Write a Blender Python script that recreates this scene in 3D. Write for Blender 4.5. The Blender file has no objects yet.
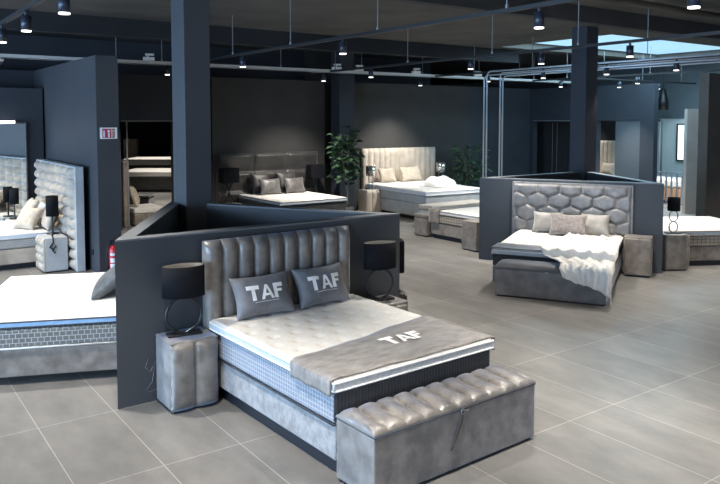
import bpy, bmesh, math, random
from math import sin, cos, pi, radians, sqrt
from mathutils import Vector, Matrix

random.seed(7)
sc = bpy.context.scene
COL = sc.collection

# ------------------------------------------------------------------ camera, world, light, exposure
cam_d = bpy.data.cameras.new('camera')
cam_d.sensor_width = 36.0
cam_d.lens = 36.0 * 721.0 / 720.0
cam_d.shift_y = -78.2 / 720.0
cam_d.clip_end = 200
cam = bpy.data.objects.new('camera', cam_d)
cam.location = (0, 0, 2.48)
cam.rotation_euler = (pi / 2 - 0.0607, 0, -0.621)
COL.objects.link(cam)
sc.camera = cam

sc.view_settings.view_transform = 'Standard'
sc.view_settings.look = 'None'
sc.view_settings.gamma = 1
sc.view_settings.use_curve_mapping = False
sc.view_settings.exposure = 0.75

world = bpy.data.worlds.new('world'); sc.world = world
world.use_nodes = True
bgn = world.node_tree.nodes['Background']
bgn.inputs[0].default_value = (0.58, 0.60, 0.64, 1)
bgn.inputs[1].default_value = 0.22


def area(name, loc, rot, sx, sy, power, color, spread=180):
    l = bpy.data.lights.new(name, 'AREA'); l.shape = 'RECTANGLE'
    l.size = sx; l.size_y = sy; l.energy = power; l.color = color; l.spread = radians(spread)
    o = bpy.data.objects.new(name, l); o.location = loc; o.rotation_euler = rot
    COL.objects.link(o); return o


# daylight from the shop windows on the left side (facing +x) and behind the camera
area('daylight_left', (-8.5, 5.0, 1.8), (0, -pi / 2, 0), 3.2, 20, 1900, (0.44, 0.68, 1.0))
area('daylight_rear', (2.0, -6.0, 2.2), (pi / 2, 0, 0), 14, 3.2, 80, (1.0, 0.93, 0.86))
# skylight over the stair at the far right
area('daylight_stair', (16.8, 11.1, 4.44), (0, 0, 0), 6.6, 3.1, 240, (0.50, 0.80, 1.0))

SPOT = bpy.data.lights.new('spot_beam', 'SPOT')
SPOT.energy = 270; SPOT.color = (1.0, 0.93, 0.84); SPOT.spot_size = radians(84); SPOT.spot_blend = 0.85
SPOT.shadow_soft_size = 0.05


# ------------------------------------------------------------------ materials
def nmat(name):
    m = bpy.data.materials.new(name); m.use_nodes = True
    nt = m.node_tree
    return m, nt, nt.nodes['Principled BSDF']


def plain(name, col, rough=0.6, metal=0.0, spec=None):
    m, nt, b = nmat(name)
    b.inputs['Base Color'].default_value = (*col, 1)
    b.inputs['Roughness'].default_value = rough
    b.inputs['Metallic'].default_value = metal
    # slight procedural variation
    n = nt.nodes.new('ShaderNodeTexNoise'); n.inputs['Scale'].default_value = 6
    r = nt.nodes.new('ShaderNodeMapRange')
    r.inputs['To Min'].default_value = max(0, rough - .05); r.inputs['To Max'].default_value = min(1, rough + .05)
    nt.links.new(n.outputs['Fac'], r.inputs['Value']); nt.links.new(r.outputs[0], b.inputs['Roughness'])
    return m


def noise_mat(name, c1, c2, scale, rough=0.6, sheen=0.0, bump=0.0, bscale=200, detail=6, lo=.35, hi=.65, sheen_tint=(1, 1, 1), stretch=(1, 1, 1)):
    m, nt, b = nmat(name)
    tc = nt.nodes.new('ShaderNodeTexCoord')
    mp = nt.nodes.new('ShaderNodeMapping'); mp.inputs['Scale'].default_value = stretch
    n = nt.nodes.new('ShaderNodeTexNoise'); n.inputs['Scale'].default_value = scale; n.inputs['Detail'].default_value = detail
    cr = nt.nodes.new('ShaderNodeValToRGB')
    cr.color_ramp.elements[0].position = lo; cr.color_ramp.elements[0].color = (*c1, 1)
    cr.color_ramp.elements[1].position = hi; cr.color_ramp.elements[1].color = (*c2, 1)
    nt.links.new(tc.outputs['Object'], mp.inputs[0]); nt.links.new(mp.outputs[0], n.inputs['Vector'])
    nt.links.new(n.outputs['Fac'], cr.inputs[0]); nt.links.new(cr.outputs[0], b.inputs['Base Color'])
    b.inputs['Roughness'].default_value = rough
    if sheen:
        b.inputs['Sheen Weight'].default_value = sheen
        b.inputs['Sheen Roughness'].default_value = .45
        b.inputs['Sheen Tint'].default_value = (*sheen_tint, 1)
    if bump:
        n2 = nt.nodes.new('ShaderNodeTexNoise'); n2.inputs['Scale'].default_value = bscale
        nt.links.new(tc.outputs['Object'], n2.inputs['Vector'])
        bp = nt.nodes.new('ShaderNodeBump'); bp.inputs['Strength'].default_value = bump; bp.inputs['Distance'].default_value = .01
        nt.links.new(n2.outputs['Fac'], bp.inputs['Height']); nt.links.new(bp.outputs[0], b.inputs['Normal'])
    return m


def velvet_rough(m, lo=.28, hi=.62):
    nt = m.node_tree; b = nt.nodes['Principled BSDF']; tc = [n for n in nt.nodes if n.type == 'TEX_COORD'][0]
    n = nt.nodes.new('ShaderNodeTexNoise'); n.inputs['Scale'].default_value = 9; n.inputs['Detail'].default_value = 8
    r = nt.nodes.new('ShaderNodeMapRange'); r.inputs['From Min'].default_value = .35; r.inputs['From Max'].default_value = .65
    r.inputs['To Min'].default_value = lo; r.inputs['To Max'].default_value = hi
    nt.links.new(tc.outputs['Object'], n.inputs['Vector']); nt.links.new(n.outputs['Fac'], r.inputs['Value'])
    nt.links.new(r.outputs[0], b.inputs['Roughness'])


def grid_mat(name, base, line, w, h, mort, rough=.8, bump=.5, offset=0.0):
    """fabric quilted in small rectangles; the pattern runs on the mesh's own UV in metres"""
    m, nt, b = nmat(name)
    tc = nt.nodes.new('ShaderNodeTexCoord')
    br = nt.nodes.new('ShaderNodeTexBrick')
    br.offset = offset; br.squash = 1
    br.inputs['Scale'].default_value = 1
    br.inputs['Brick Width'].default_value = w; br.inputs['Row Height'].default_value = h
    br.inputs['Mortar Size'].default_value = mort; br.inputs['Mortar Smooth'].default_value = .6
    br.inputs['Color1'].default_value = (*base, 1); br.inputs['Color2'].default_value = (*[c * .86 for c in base], 1)
    br.inputs['Mortar'].default_value = (*line, 1)
    nt.links.new(tc.outputs['UV'], br.inputs['Vector']); nt.links.new(br.outputs['Color'], b.inputs['Base Color'])
    b.inputs['Roughness'].default_value = rough
    bp = nt.nodes.new('ShaderNodeBump'); bp.inputs['Strength'].default_value = bump; bp.inputs['Distance'].default_value = .004; bp.invert = True
    nt.links.new(br.outputs['Fac'], bp.inputs['Height']); nt.links.new(bp.outputs[0], b.inputs['Normal'])
    return m


def emis(name, col, s):
    m, nt, b = nmat(name)
    b.inputs['Base Color'].default_value = (*col, 1)
    b.inputs['Emission Color'].default_value = (*col, 1); b.inputs['Emission Strength'].default_value = s
    return m


def floor_mat():
    m, nt, b = nmat('porcelain_tiles')
    N, L = nt.nodes, nt.links
    tc = N.new('ShaderNodeTexCoord')
    mp = N.new('ShaderNodeMapping'); mp.inputs['Location'].default_value = (0.01 + 60 * .6, -0.12 + 1.2 * 40, 0)
    br = N.new('ShaderNodeTexBrick'); br.offset = 0; br.squash = 1
    br.inputs['Scale'].default_value = 1; br.inputs['Brick Width'].default_value = .6; br.inputs['Row Height'].default_value = 1.2
    br.inputs['Mortar Size'].default_value = .0028; br.inputs['Mortar Smooth'].default_value = .1; br.inputs['Bias'].default_value = 0
    br.inputs['Color1'].default_value = (.186, .184, .179, 1); br.inputs['Color2'].default_value = (.160, .158, .154, 1)
    br.inputs['Mortar'].default_value = (.42, .40, .37, 1)
    L.new(tc.outputs['Object'], mp.inputs[0]); L.new(mp.outputs[0], br.inputs['Vector'])
    n1 = N.new('ShaderNodeTexNoise'); n1.inputs['Scale'].default_value = 1.3; n1.inputs['Detail'].default_value = 8
    n1.inputs['Roughness'].default_value = .65
    m2 = N.new('ShaderNodeMapping'); m2.inputs['Scale'].default_value = (2.2, 1.0, 1)
    L.new(tc.outputs['Object'], m2.inputs[0]); L.new(m2.outputs[0], n1.inputs['Vector'])
    cr = N.new('ShaderNodeValToRGB')
    cr.color_ramp.elements[0].position = .3; cr.color_ramp.elements[0].color = (.72, .72, .72, 1)
    cr.color_ramp.elements[1].position = .72; cr.color_ramp.elements[1].color = (1.22, 1.2, 1.17, 1)
    L.new(n1.outputs['Fac'], cr.inputs[0])
    mx = N.new('ShaderNodeMix'); mx.data_type = 'RGBA'; mx.blend_type = 'MULTIPLY'; mx.inputs['Factor'].default_value = 1
    L.new(br.outputs['Color'], mx.inputs['A']); L.new(cr.outputs[0], mx.inputs['B'])
    L.new(mx.outputs['Result'], b.inputs['Base Color'])
    b.inputs['Roughness'].default_value = .42
    b.inputs['Specular IOR Level'].default_value = .35
    return m


M = {}
M['floor'] = floor_mat()
M['ceiling'] = noise_mat('painted_concrete', (.055, .050, .044), (.085, .078, .068), 1.2, .85, bump=.15, bscale=20)
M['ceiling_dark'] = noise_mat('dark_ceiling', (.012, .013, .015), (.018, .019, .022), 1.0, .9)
M['beam'] = noise_mat('beam_paint', (.030, .030, .032), (.040, .040, .042), 1.5, .85)
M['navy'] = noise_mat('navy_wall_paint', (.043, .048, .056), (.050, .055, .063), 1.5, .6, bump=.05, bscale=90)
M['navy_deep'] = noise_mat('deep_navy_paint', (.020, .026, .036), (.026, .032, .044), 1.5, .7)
M['charcoal_wall'] = noise_mat('charcoal_wall_paint', (.036, .035, .034), (.042, .041, .040), 1.5, .8)
M['teal_wall'] = noise_mat('grey_blue_wall', (.115, .150, .170), (.135, .170, .190), 1.5, .8)
M['pale_wall'] = noise_mat('pale_wall', (.50, .56, .58), (.56, .60, .62), 2, .8)
M['warm_panel'] = noise_mat('warm_grey_panel', (.30, .26, .23), (.35, .31, .28), 2, .6)
M['brown_panel'] = noise_mat('brown_panel', (.075, .068, .06), (.095, .086, .076), 3, .5)
M['trim'] = plain('partition_cap_paint', (.13, .14, .155), .5)
M['black'] = plain('black_metal', (.010, .011, .013), .4)
M['black_fabric'] = plain('black_shade_fabric', (.006, .0065, .009), .8)
M['black_fabric'].node_tree.nodes['Principled BSDF'].inputs['Specular IOR Level'].default_value = .15
M['shade_in'] = plain('shade_lining', (.16, .15, .13), .7)
M['rail'] = plain('dark_rail', (.013, .014, .016), .5)
M['tray'] = plain('galvanised_tray', (.55, .55, .54), .45, .2)
M['pipe'] = plain('galvanised_pipe', (.42, .50, .58), .35, .7)
M['rod'] = plain('steel_rod', (.22, .23, .24), .4, .6)
M['white_plastic'] = plain('white_plastic', (.72, .72, .70), .5)
M['spot_body'] = plain('spot_body', (.03, .038, .055), .35, .3)
M['spot_lens'] = emis('spot_lens', (1, .97, .92), 2.2)
M['sky_glass'] = emis('skylight_glass', (.30, .52, .66), .8)
M['win_glass'] = emis('window_daylight', (.72, .95, .92), .9)
M['velvet'] = noise_mat('taupe_velvet', (.105, .092, .079), (.225, .200, .174), 8, .42, .50, .4, 16, 12, .34, .68, (.50, .68, 1))
velvet_rough(M['velvet'])
M['velvet_side'] = M['velvet']
M['velvet'].node_tree.nodes['Principled BSDF'].inputs['Specular IOR Level'].default_value = 1.0
M['velvet_slate'] = noise_mat('slate_velvet', (.085, .088, .098), (.165, .17, .185), 6, .34, .45, .35, 12, 9, .3, .72, (.8, .9, 1))
M['velvet_dark'] = noise_mat('dark_slate_velvet', (.055, .058, .068), (.10, .105, .118), 6, .5, .5, .2, 60, 8, .3, .7, (.85, .9, 1))
M['velvet_hex'] = noise_mat('silver_grey_velvet', (.125, .122, .122), (.235, .228, .225), 8, .34, .35, .3, 14, 9, .3, .7, (.85, .9, 1))
M['velvet_brown'] = noise_mat('brown_velvet', (.14, .118, .10), (.28, .24, .205), 9, .40, .3, .4, 14, 9, .3, .7)
M['black_velvet'] = noise_mat('black_velvet', (.022, .021, .021), (.042, .040, .038), 6, .45, .35, .2, 60, 6)
M['silver_cushion'] = noise_mat('pewter_satin', (.07, .066, .064), (.15, .14, .135), 9, .35, .4, .2, 40, 6)
M['cream_velvet'] = noise_mat('cream_velvet', (.40, .35, .29), (.52, .46, .39), 5, .6, .4, .1, 60, 6)
M['cream_tuft'] = noise_mat('pale_tufted_fabric', (.36, .30, .24), (.52, .445, .36), 5, .7, .1, .1, 80, 6)
M['cream_base'] = noise_mat('pale_blue_grey_fabric', (.40, .41, .42), (.47, .48, .48), 5, .8, .2, .1, 120, 6)
M['beige_cushion'] = noise_mat('beige_cushion', (.38, .32, .25), (.50, .44, .35), 12, .8, .3, .3, 90, 8)
M['fur_cushion'] = noise_mat('mauve_grey_fur', (.16, .137, .13), (.29, .26, .25), 26, .9, .6, .8, 120, 10, .3, .7)
M['grey_cushion'] = noise_mat('grey_satin_cushion', (.22, .212, .195), (.30, .29, .27), 7, .5, .5, .2, 60, 6)
M['mattress'] = noise_mat('mattress_knit', (.60, .585, .555), (.67, .655, .62), 30, .85, .1, .3, 220, 4)
M['mattress_cool'] = noise_mat('topper_side_knit', (.66, .70, .74), (.74, .77, .80), 30, .8, .1, .3, 220, 4)
M['mattress_front'] = noise_mat('topper_border_mesh', (.42, .44, .46), (.55, .57, .59), 60, .8, 0, .3, 260, 4)
M['blue_band'] = noise_mat('sky_blue_border', (.30, .47, .66), (.40, .58, .76), 20, .8, .1, .3, 220, 4)
M['piping'] = plain('white_piping', (.78, .78, .77), .6)
M['dark_tape'] = plain('dark_piping', (.04, .045, .055), .7)
M['quilt_grey'] = grid_mat('quilted_grey_side', (.26, .27, .30), (.46, .48, .52), .034, .034, .0035)
M['quilt_dark'] = grid_mat('ribbed_charcoal_side', (.040, .042, .048), (.062, .064, .07), .03, .4, .006)
M['quilt_taupe'] = grid_mat('quilted_taupe_side', (.17, .165, .15), (.48, .48, .46), .055, .045, .004, offset=.5)
M['quilt_light'] = grid_mat('quilted_pale_side', (.50, .48, .45), (.30, .29, .28), .05, .03, .006, offset=.5)
M['quilt_brown'] = grid_mat('quilted_brown_side', (.36, .31, .25), (.12, .10, .085), .075, .06, .008)
M['blanket'] = noise_mat('cream_fleece_throw', (.70, .67, .62), (.80, .78, .74), 14, .9, .4, .5, 60, 8)
M['runner'] = noise_mat('grey_suede_runner', (.150, .138, .126), (.275, .255, .236), 9, .5, .25, .5, 12, 10, .3, .7, stretch=(1, 2.2, 1))
M['cushion_taf'] = noise_mat('slate_grey_velvet', (.110, .112, .122), (.20, .202, .215), 7, .5, .35, .25, 14, 9, .3, .7)
M['pillow_dark'] = noise_mat('dark_grey_green_velvet', (.035, .042, .046), (.085, .095, .10), 12, .6, .1, .3, 30, 8)
M['velvet_lit'] = noise_mat('taupe_velvet_sheen_lit', (.20, .195, .195), (.34, .335, .335), 16, .45, .5, .4, 40, 10, .35, .65, (.85, .92, 1))  # the base's taupe velvet, grazing sheen put into a lighter colour
M['letter'] = plain('white_lettering', (.90, .90, .90), .6)
M['leaf'] = noise_mat('glossy_leaf', (.018, .045, .024), (.045, .090, .045), 12, .4)
M['leaf_dark'] = noise_mat('dark_leaf', (.04, .075, .038), (.085, .14, .07), 12, .5)
M['bark'] = noise_mat('pale_bark', (.20, .17, .13), (.30, .26, .20), 20, .9, bump=.5, bscale=40)
M['pot'] = plain('dark_pot', (.025, .027, .03), .5)
M['chrome'] = plain('chrome', (.75, .76, .78), .12, 1.0)
M['smoke_glass'] = noise_mat('mercury_glass', (.25, .25, .24), (.75, .74, .70), 14, .12, 0, 0, detail=4)
M['smoke_glass'].node_tree.nodes['Principled BSDF'].inputs['Metallic'].default_value = .8
M['mirror'] = plain('mirror_glass', (.86, .90, .90), .02, 1.0)
M['mirror'].node_tree.nodes['Principled BSDF'].inputs['Roughness'].default_value = .015
for l_ in list(M['mirror'].node_tree.links):
    if l_.to_socket.name == 'Roughness': M['mirror'].node_tree.links.remove(l_)
M['red'] = plain('extinguisher_red', (.62, .015, .03), .3)
M['sign_red'] = plain('sign_red', (.50, .03, .09), .5)
M['sign_orange'] = plain('sign_brown_orange', (.42, .13, .07), .5)
M['door_grey'] = plain('door_grey', (.075, .09, .105), .5)
M['sign_white'] = plain('sign_white', (.80, .85, .86), .4)
M['plinth'] = plain('black_plinth', (.012, .014, .020), .5)
M['oak'] = noise_mat('oak', (.40, .22, .12), (.52, .30, .18), 4, .5, stretch=(1, 8, 1))


# ------------------------------------------------------------------ mesh helpers
def obj(name, bm, mat, parent=None, smooth=False, loc=None, rot=None):
    me = bpy.data.meshes.new(name)
    bmesh.ops.recalc_face_normals(bm, faces=bm.faces[:])
    if smooth:
        for f in bm.faces: f.smooth = True
    bm.to_mesh(me); bm.free()
    mats = mat if isinstance(mat, (list, tuple)) else [mat]
    for m in mats: me.materials.append(m)
    o = bpy.data.objects.new(name, me); COL.objects.link(o)
    if parent: o.parent = parent
    if loc: o.location = loc
    if rot: o.rotation_euler = rot
    return o


def tag(o, label, cat, group=None):
    o['label'] = label; o['category'] = cat
    if group: o['group'] = group
    return o


def thing(name, label, cat, loc=(0, 0, 0), rz=0, group=None, rx=0):
    o = bpy.data.objects.new(name, None); COL.objects.link(o)
    o.empty_display_size = .1
    o.location = loc; o.rotation_euler = (rx, 0, rz)
    return tag(o, label, cat, group)


def struct(name, bm, mat, smooth=False, parent=None):
    o = obj(name, bm, mat, parent, smooth)
    if parent is None: o['kind'] = 'structure'
    return o


def B(): return bmesh.new()


def box(bm, x0, x1, y0, y1, z0, z1, bevel=0, seg=3, mi=0, uv=True):
    vs = [bm.verts.new((x, y, z)) for x in (x0, x1) for y in (y0, y1) for z in (z0, z1)]
    idx = [(0, 1, 3, 2), (4, 6, 7, 5), (0, 4, 5, 1), (2, 3, 7, 6), (0, 2, 6, 4), (1, 5, 7, 3)]
    fs = [bm.faces.new([vs[i] for i in f]) for f in idx]
    for f in fs: f.material_index = mi
    if uv:
        ul = bm.loops.layers.uv.verify()
        for k, f in enumerate(fs):
            for l in f.loops:
                c = l.vert.co
                l[ul].uv = (c.y + 50, c.z + 50) if k < 2 else ((c.x + 50, c.z + 50) if k < 4 else (c.x + 50, c.y + 50))
    if bevel > 0:
        es = list({e for f in fs for e in f.edges})
        r = bmesh.ops.bevel(bm, geom=es, offset=bevel, segments=seg, profile=.5, affect='EDGES')
        for f in r['faces']: f.smooth = True; f.material_index = mi
    return vs


def cyl(bm, p, q, r, n=12, r2=None, cap=True, mi=0):
    p = Vector(p); q = Vector(q); d = (q - p).normalized()
    a = d.orthogonal().normalized(); b = d.cross(a)
    r2 = r if r2 is None else r2
    A = [bm.verts.new(p + (a * cos(2 * pi * i / n) + b * sin(2 * pi * i / n)) * r) for i in range(n)]
    Bv = [bm.verts.new(q + (a * cos(2 * pi * i / n) + b * sin(2 * pi * i / n)) * r2) for i in range(n)]
    for i in range(n):
        f = bm.faces.new((A[i], A[(i + 1) % n], Bv[(i + 1) % n], Bv[i])); f.smooth = n > 8; f.material_index = mi
    if cap:
        bm.faces.new(A[::-1]).material_index = mi; bm.faces.new(Bv).material_index = mi


def tube(bm, pts, r, n=8, closed=False):
    pts = [Vector(p) for p in pts]; rings = []
    N = len(pts); up = None
    for i, p in enumerate(pts):
        if closed: d = (pts[(i + 1) % N] - pts[i - 1]).normalized()
        else: d = (pts[min(i + 1, N - 1)] - pts[max(i - 1, 0)]).normalized()
        if up is None: up = d.orthogonal().normalized()
        a = (up - d * up.dot(d)).normalized(); up = a; b = d.cross(a)
        rr = r[i] if isinstance(r, (list, tuple)) else r
        rings.append([bm.verts.new(p + (a * cos(2 * pi * k / n) + b * sin(2 * pi * k / n)) * rr) for k in range(n)])
    for i in range(N if closed else N - 1):
        A, C = rings[i], rings[(i + 1) % N]
        for k in range(n):
            f = bm.faces.new((A[k], A[(k + 1) % n], C[(k + 1) % n], C[k])); f.smooth = True
    if not closed:
        bm.faces.new(rings[0][::-1]); bm.faces.new(rings[-1])


def lathe(bm, prof, n=24, c=(0, 0, 0)):
    rings = []
    for r, z in prof:
        rings.append([bm.verts.new((c[0] + r * cos(2 * pi * k / n), c[1] + r * sin(2 * pi * k / n), c[2] + z)) for k in range(n)])
    for A, C in zip(rings, rings[1:]):
        for k in range(n):
            f = bm.faces.new((A[k], A[(k + 1) % n], C[(k + 1) % n], C[k])); f.smooth = True
    if prof[0][0] > 1e-4: bm.faces.new(rings[0][::-1])
    if prof[-1][0] > 1e-4: bm.faces.new(rings[-1])


def prism(bm, poly, z0, z1):
    a = [bm.verts.new((x, y, z0)) for x, y in poly]; b = [bm.verts.new((x, y, z1)) for x, y in poly]
    n = len(poly)
    for i in range(n): bm.faces.new((a[i], a[(i + 1) % n], b[(i + 1) % n], b[i]))
    bm.faces.new(a[::-1]); bm.faces.new(b)


def relief(bm, nx, nz, fn, back, smooth=True):
    """closed slab: fn(u,v)->front point, back(u,v)->back point"""
    F = [[bm.verts.new(fn(i / nx, j / nz)) for j in range(nz + 1)] for i in range(nx + 1)]
    for i in range(nx):
        for j in range(nz):
            f = bm.faces.new((F[i][j], F[i + 1][j], F[i + 1][j + 1], F[i][j + 1])); f.smooth = smooth
    ring = [(i, 0) for i in range(nx)] + [(nx, j) for j in range(nz)] + [(i, nz) for i in range(nx, 0, -1)] + [(0, j) for j in range(nz, 0, -1)]
    Bk = [bm.verts.new(back(i / nx, j / nz)) for i, j in ring]
    for k in range(len(ring)):
        i, j = ring[k]; i2, j2 = ring[(k + 1) % len(ring)]
        bm.faces.new((F[i][j], F[i2][j2], Bk[(k + 1) % len(ring)], Bk[k]))
    bm.faces.new(Bk[::-1])


def ss(t): t = max(0, min(1, t)); return t * t * (3 - 2 * t)


def channel_panel(bm, W, z0, z1, T, n, amp, x0=None, per=9, nz=24, edge=.04, ybase=0, notch=1.0):
    """vertical padded channels, front towards -y, width W centred on x unless x0"""
    x0 = -W / 2 if x0 is None else x0

    def fn(u, v):
        s = (u * n) % 1.0
        if u >= 1: s = 1
        b = sqrt(max(0, 1 - (2 * s - 1) ** 2))
        top = ss((1 - v) * (z1 - z0) / edge) if v > .5 else ss(v * (z1 - z0) / edge)
        z = z0 + (z1 - z0) * v
        return (x0 + W * u, ybase - T - amp * b * (.25 + .75 * top), z + .008 * b * (v > .98))
    relief(bm, n * per, nz, fn, lambda u, v: (x0 + W * u, ybase, z0 + (z1 - z0) * v))


def sheet(bm, nx, ny, fn, thick, smooth=True):
    """thin closed cloth following fn(u,v); thickness along local normal"""
    P = [[Vector(fn(i / nx, j / ny)) for j in range(ny + 1)] for i in range(nx + 1)]
    def nrm(i, j):
        a = P[min(i + 1, nx)][j] - P[max(i - 1, 0)][j]; b = P[i][min(j + 1, ny)] - P[i][max(j - 1, 0)]
        c = a.cross(b); return c.normalized() if c.length > 1e-9 else Vector((0, 0, 1))
    A = [[bm.verts.new(P[i][j] + nrm(i, j) * thick) for j in range(ny + 1)] for i in range(nx + 1)]
    C = [[bm.verts.new(P[i][j]) for j in range(ny + 1)] for i in range(nx + 1)]
    for i in range(nx):
        for j in range(ny):
            f = bm.faces.new((A[i][j], A[i + 1][j], A[i + 1][j + 1], A[i][j + 1])); f.smooth = smooth
            f = bm.faces.new((C[i][j + 1], C[i + 1][j + 1], C[i + 1][j], C[i][j])); f.smooth = smooth
    ring = [(i, 0) for i in range(nx)] + [(nx, j) for j in range(ny)] + [(i, ny) for i in range(nx, 0, -1)] + [(0, j) for j in range(ny, 0, -1)]
    for k in range(len(ring)):
        i, j = ring[k]; i2, j2 = ring[(k + 1) % len(ring)]
        bm.faces.new((A[i][j], C[i][j], C[i2][j2], A[i2][j2]))


def cushion_pt(w, h, t, u, v, side, wob=0, seed=0):
    """u,v in -1..1; cushion upright: x width, z height, thickness y"""
    px = u * (1 - .10 * (1 - v * v)) * w / 2
    pz = v * (1 - .11 * (1 - u * u)) * h / 2
    th = t / 2 * ((1 - u ** 4) * (1 - v ** 4)) ** .55 if abs(u) < 1 and abs(v) < 1 else 0
    wr = wob * (sin(9 * u + 4 * v + seed) * .5 + sin(5 * v - 7 * u + 2 * seed) * .5) * (1 - u * u) * (1 - v * v)
    return Vector((px, side * (th + wr), pz + h / 2))


def cushion_bm(w, h, t, n=18, wob=.006, seed=0):
    bm = B()
    for side in (-1, 1):
        V = [[bm.verts.new(cushion_pt(w, h, t, sin(pi / 2 * (2 * i / n - 1)), sin(pi / 2 * (2 * j / n - 1)), side, wob, seed)) for j in range(n + 1)] for i in range(n + 1)]
        for i in range(n):
            for j in range(n):
                f = bm.faces.new((V[i][j], V[i + 1][j], V[i + 1][j + 1], V[i][j + 1])); f.smooth = True
    bmesh.ops.remove_doubles(bm, verts=bm.verts[:], dist=.0005)
    return bm


def cushion(label, mat, w, h, t, loc, rz, lean, group=None, seed=0, roll=0, name='cushion'):
    c = obj(name, cushion_bm(w, h, t, seed=seed), mat, smooth=True, loc=loc, rot=(-lean, roll, rz))
    return tag(c, label, 'cushion', group)


# letters as stroke polygons in a unit box (x 0..w, z 0..1)
def strokes(ch):
    t = .27
    if ch == 'T': return [[(0, 1 - t), (.86, 1 - t), (.86, 1), (0, 1)], [(.43 - t / 2, 0), (.43 + t / 2, 0), (.43 + t / 2, 1 - t), (.43 - t / 2, 1 - t)]], .86
    if ch == 'A': return [[(0, 0), (.22, 0), (.55, 1), (.37, 1)], [(.70, 0), (.92, 0), (.55, 1), (.40, .95)], [(.2, .22), (.72, .22), (.67, .38), (.26, .38)]], .92
    if ch == 'F': return [[(0, 0), (t, 0), (t, 1), (0, 1)], [(t, 1 - t), (.68, 1 - t), (.68, 1), (t, 1)], [(t, .42), (.6, .42), (.6, .60), (t, .60)]], .68


def lettering(bm, word, mapper, height, width_scale=1.0, gap=.05, sub=4):
    x = 0; polys = []
    for ch in word:
        ps, w = strokes(ch)
        polys += [[(x + a, b) for a, b in p] for p in ps]; x += w + (gap if ch != 'A' else gap * .6)
    tot = x - gap
    k = height * width_scale
    for p in polys:
        def P(s, t_):
            a = Vector(p[0]).lerp(Vector(p[1]), s); b = Vector(p[3]).lerp(Vector(p[2]), s); c = a.lerp(b, t_)
            return ((c.x - tot / 2) * k, (c.y - .5) * height)
        for lvl in (1,):
            G = [[bm.verts.new(mapper(*P(i / sub, j / sub), lvl)) for j in range(sub + 1)] for i in range(sub + 1)]
            for i in range(sub):
                for j in range(sub): bm.faces.new((G[i][j], G[i + 1][j], G[i + 1][j + 1], G[i][j + 1]))


# ------------------------------------------------------------------ structure
bm = B(); box(bm, -12, 26, -8, 34.7, -.1, 0); struct('floor', bm, M['floor'])

bm = B(); box(bm, -12, 26, -8, 8.6, 4.6, 4.75); struct('ceiling', bm, M['ceiling'])
bm = B(); box(bm, -12, 26, 8.6, 8.78, 4.3, 4.75); struct('trim_1', bm, M['beam'])
bm = B()
box(bm, -12, 13.4, 8.78, 13.1, 4.3, 4.5); box(bm, 13.4, 20.2, 8.78, 9.5, 4.3, 4.5); box(bm, 20.2, 26, 8.78, 13.1, 4.3, 4.5)
box(bm, 13.4, 20.2, 12.7, 13.1, 4.3, 4.5)
struct('ceiling_2', bm, M['ceiling'])
bm = B(); box(bm, -12, 26, 13.1, 34.7, 4.35, 4.5); struct('ceiling_3', bm, M['ceiling_dark'])
bm = B(); box(bm, -12, 14.5, 13.1, 13.3, 3.98, 4.35); struct('trim_2', bm, M['ceiling_dark'])
# skylight over the stair: panes in a recess
sk = struct('window_1', (lambda b: (box(b, 13.4, 20.2, 9.5, 12.7, 4.47, 4.5), b)[1])(B()), M['sky_glass'])

# exit wall block with sign
bm = B(); box(bm, 3.26, 3.61, 11.72, 16.2, 0, 3.5); struct('wall_exit', bm, M['navy'])
# back wall: left part with an opening, panels, recess
bm = B()
box(bm, -8, 5.02, 16.2, 16.4, 0, 3.5); box(bm, 6.25, 7.15, 16.2, 16.4, 0, 3.5); box(bm, 5.02, 6.25, 16.2, 16.4, 2.46, 3.5)
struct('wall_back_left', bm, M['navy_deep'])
bm = B(); box(bm, 5.02, 6.25, 16.18, 16.2, 2.44, 2.475); box(bm, 5.14, 5.17, 16.18, 16.2, 0, 2.44)
struct('trim_3', bm, M['trim'])
bm = B(); box(bm, 7.15, 10.33, 16.05, 16.4, 0, 3.5); struct('wall_back_panel', bm, M['charcoal_wall'])
bm = B(); box(bm, 10.33, 11.27, 16.9, 17.1, 0, 4.35); struct('wall_recess', bm, M['ceiling_dark'])
bm = B(); box(bm, 11.27, 15.6, 16.05, 16.4, 0, 3.5); struct('wall_back_panel_2', bm, M['charcoal_wall'])
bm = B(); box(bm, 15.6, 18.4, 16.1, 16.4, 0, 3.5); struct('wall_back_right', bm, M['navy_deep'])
# right back wall with wardrobe recess and doorway
bm = B()
box(bm, 18.4, 18.6, 15.95, 16.4, 0, 3.5); box(bm, 18.4, 18.6, 13.5, 15.95, 2.46, 3.5)
box(bm, 18.4, 18.6, 13.5, 14.0, 0, 2.46); box(bm, 18.4, 18.6, 12.05, 13.5, 2.46, 3.5); box(bm, 18.4, 18.6, 11.62, 12.05, 0, 3.5)
struct('wall_right_back', bm, M['navy_deep'])
bm = B(); box(bm, 18.36, 18.4, 14.0, 15.95, 2.44, 2.475); struct('trim_4', bm, M['trim'])
bm = B(); box(bm, 19.1, 19.2, 14.05, 16.4, 0, 2.6); struct('wall_niche', bm, M['ceiling_dark'])
bm = B(); box(bm, 20.4, 20.5, 13.25, 16.4, 0, 3.5); struct('wall_back_room', bm, M['ceiling_dark'])
bm = B(); box(bm, 18.42, 18.5, 12.05, 12.86, 0, 2.46); dr = struct('door_1', bm, M['door_grey'])
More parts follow.
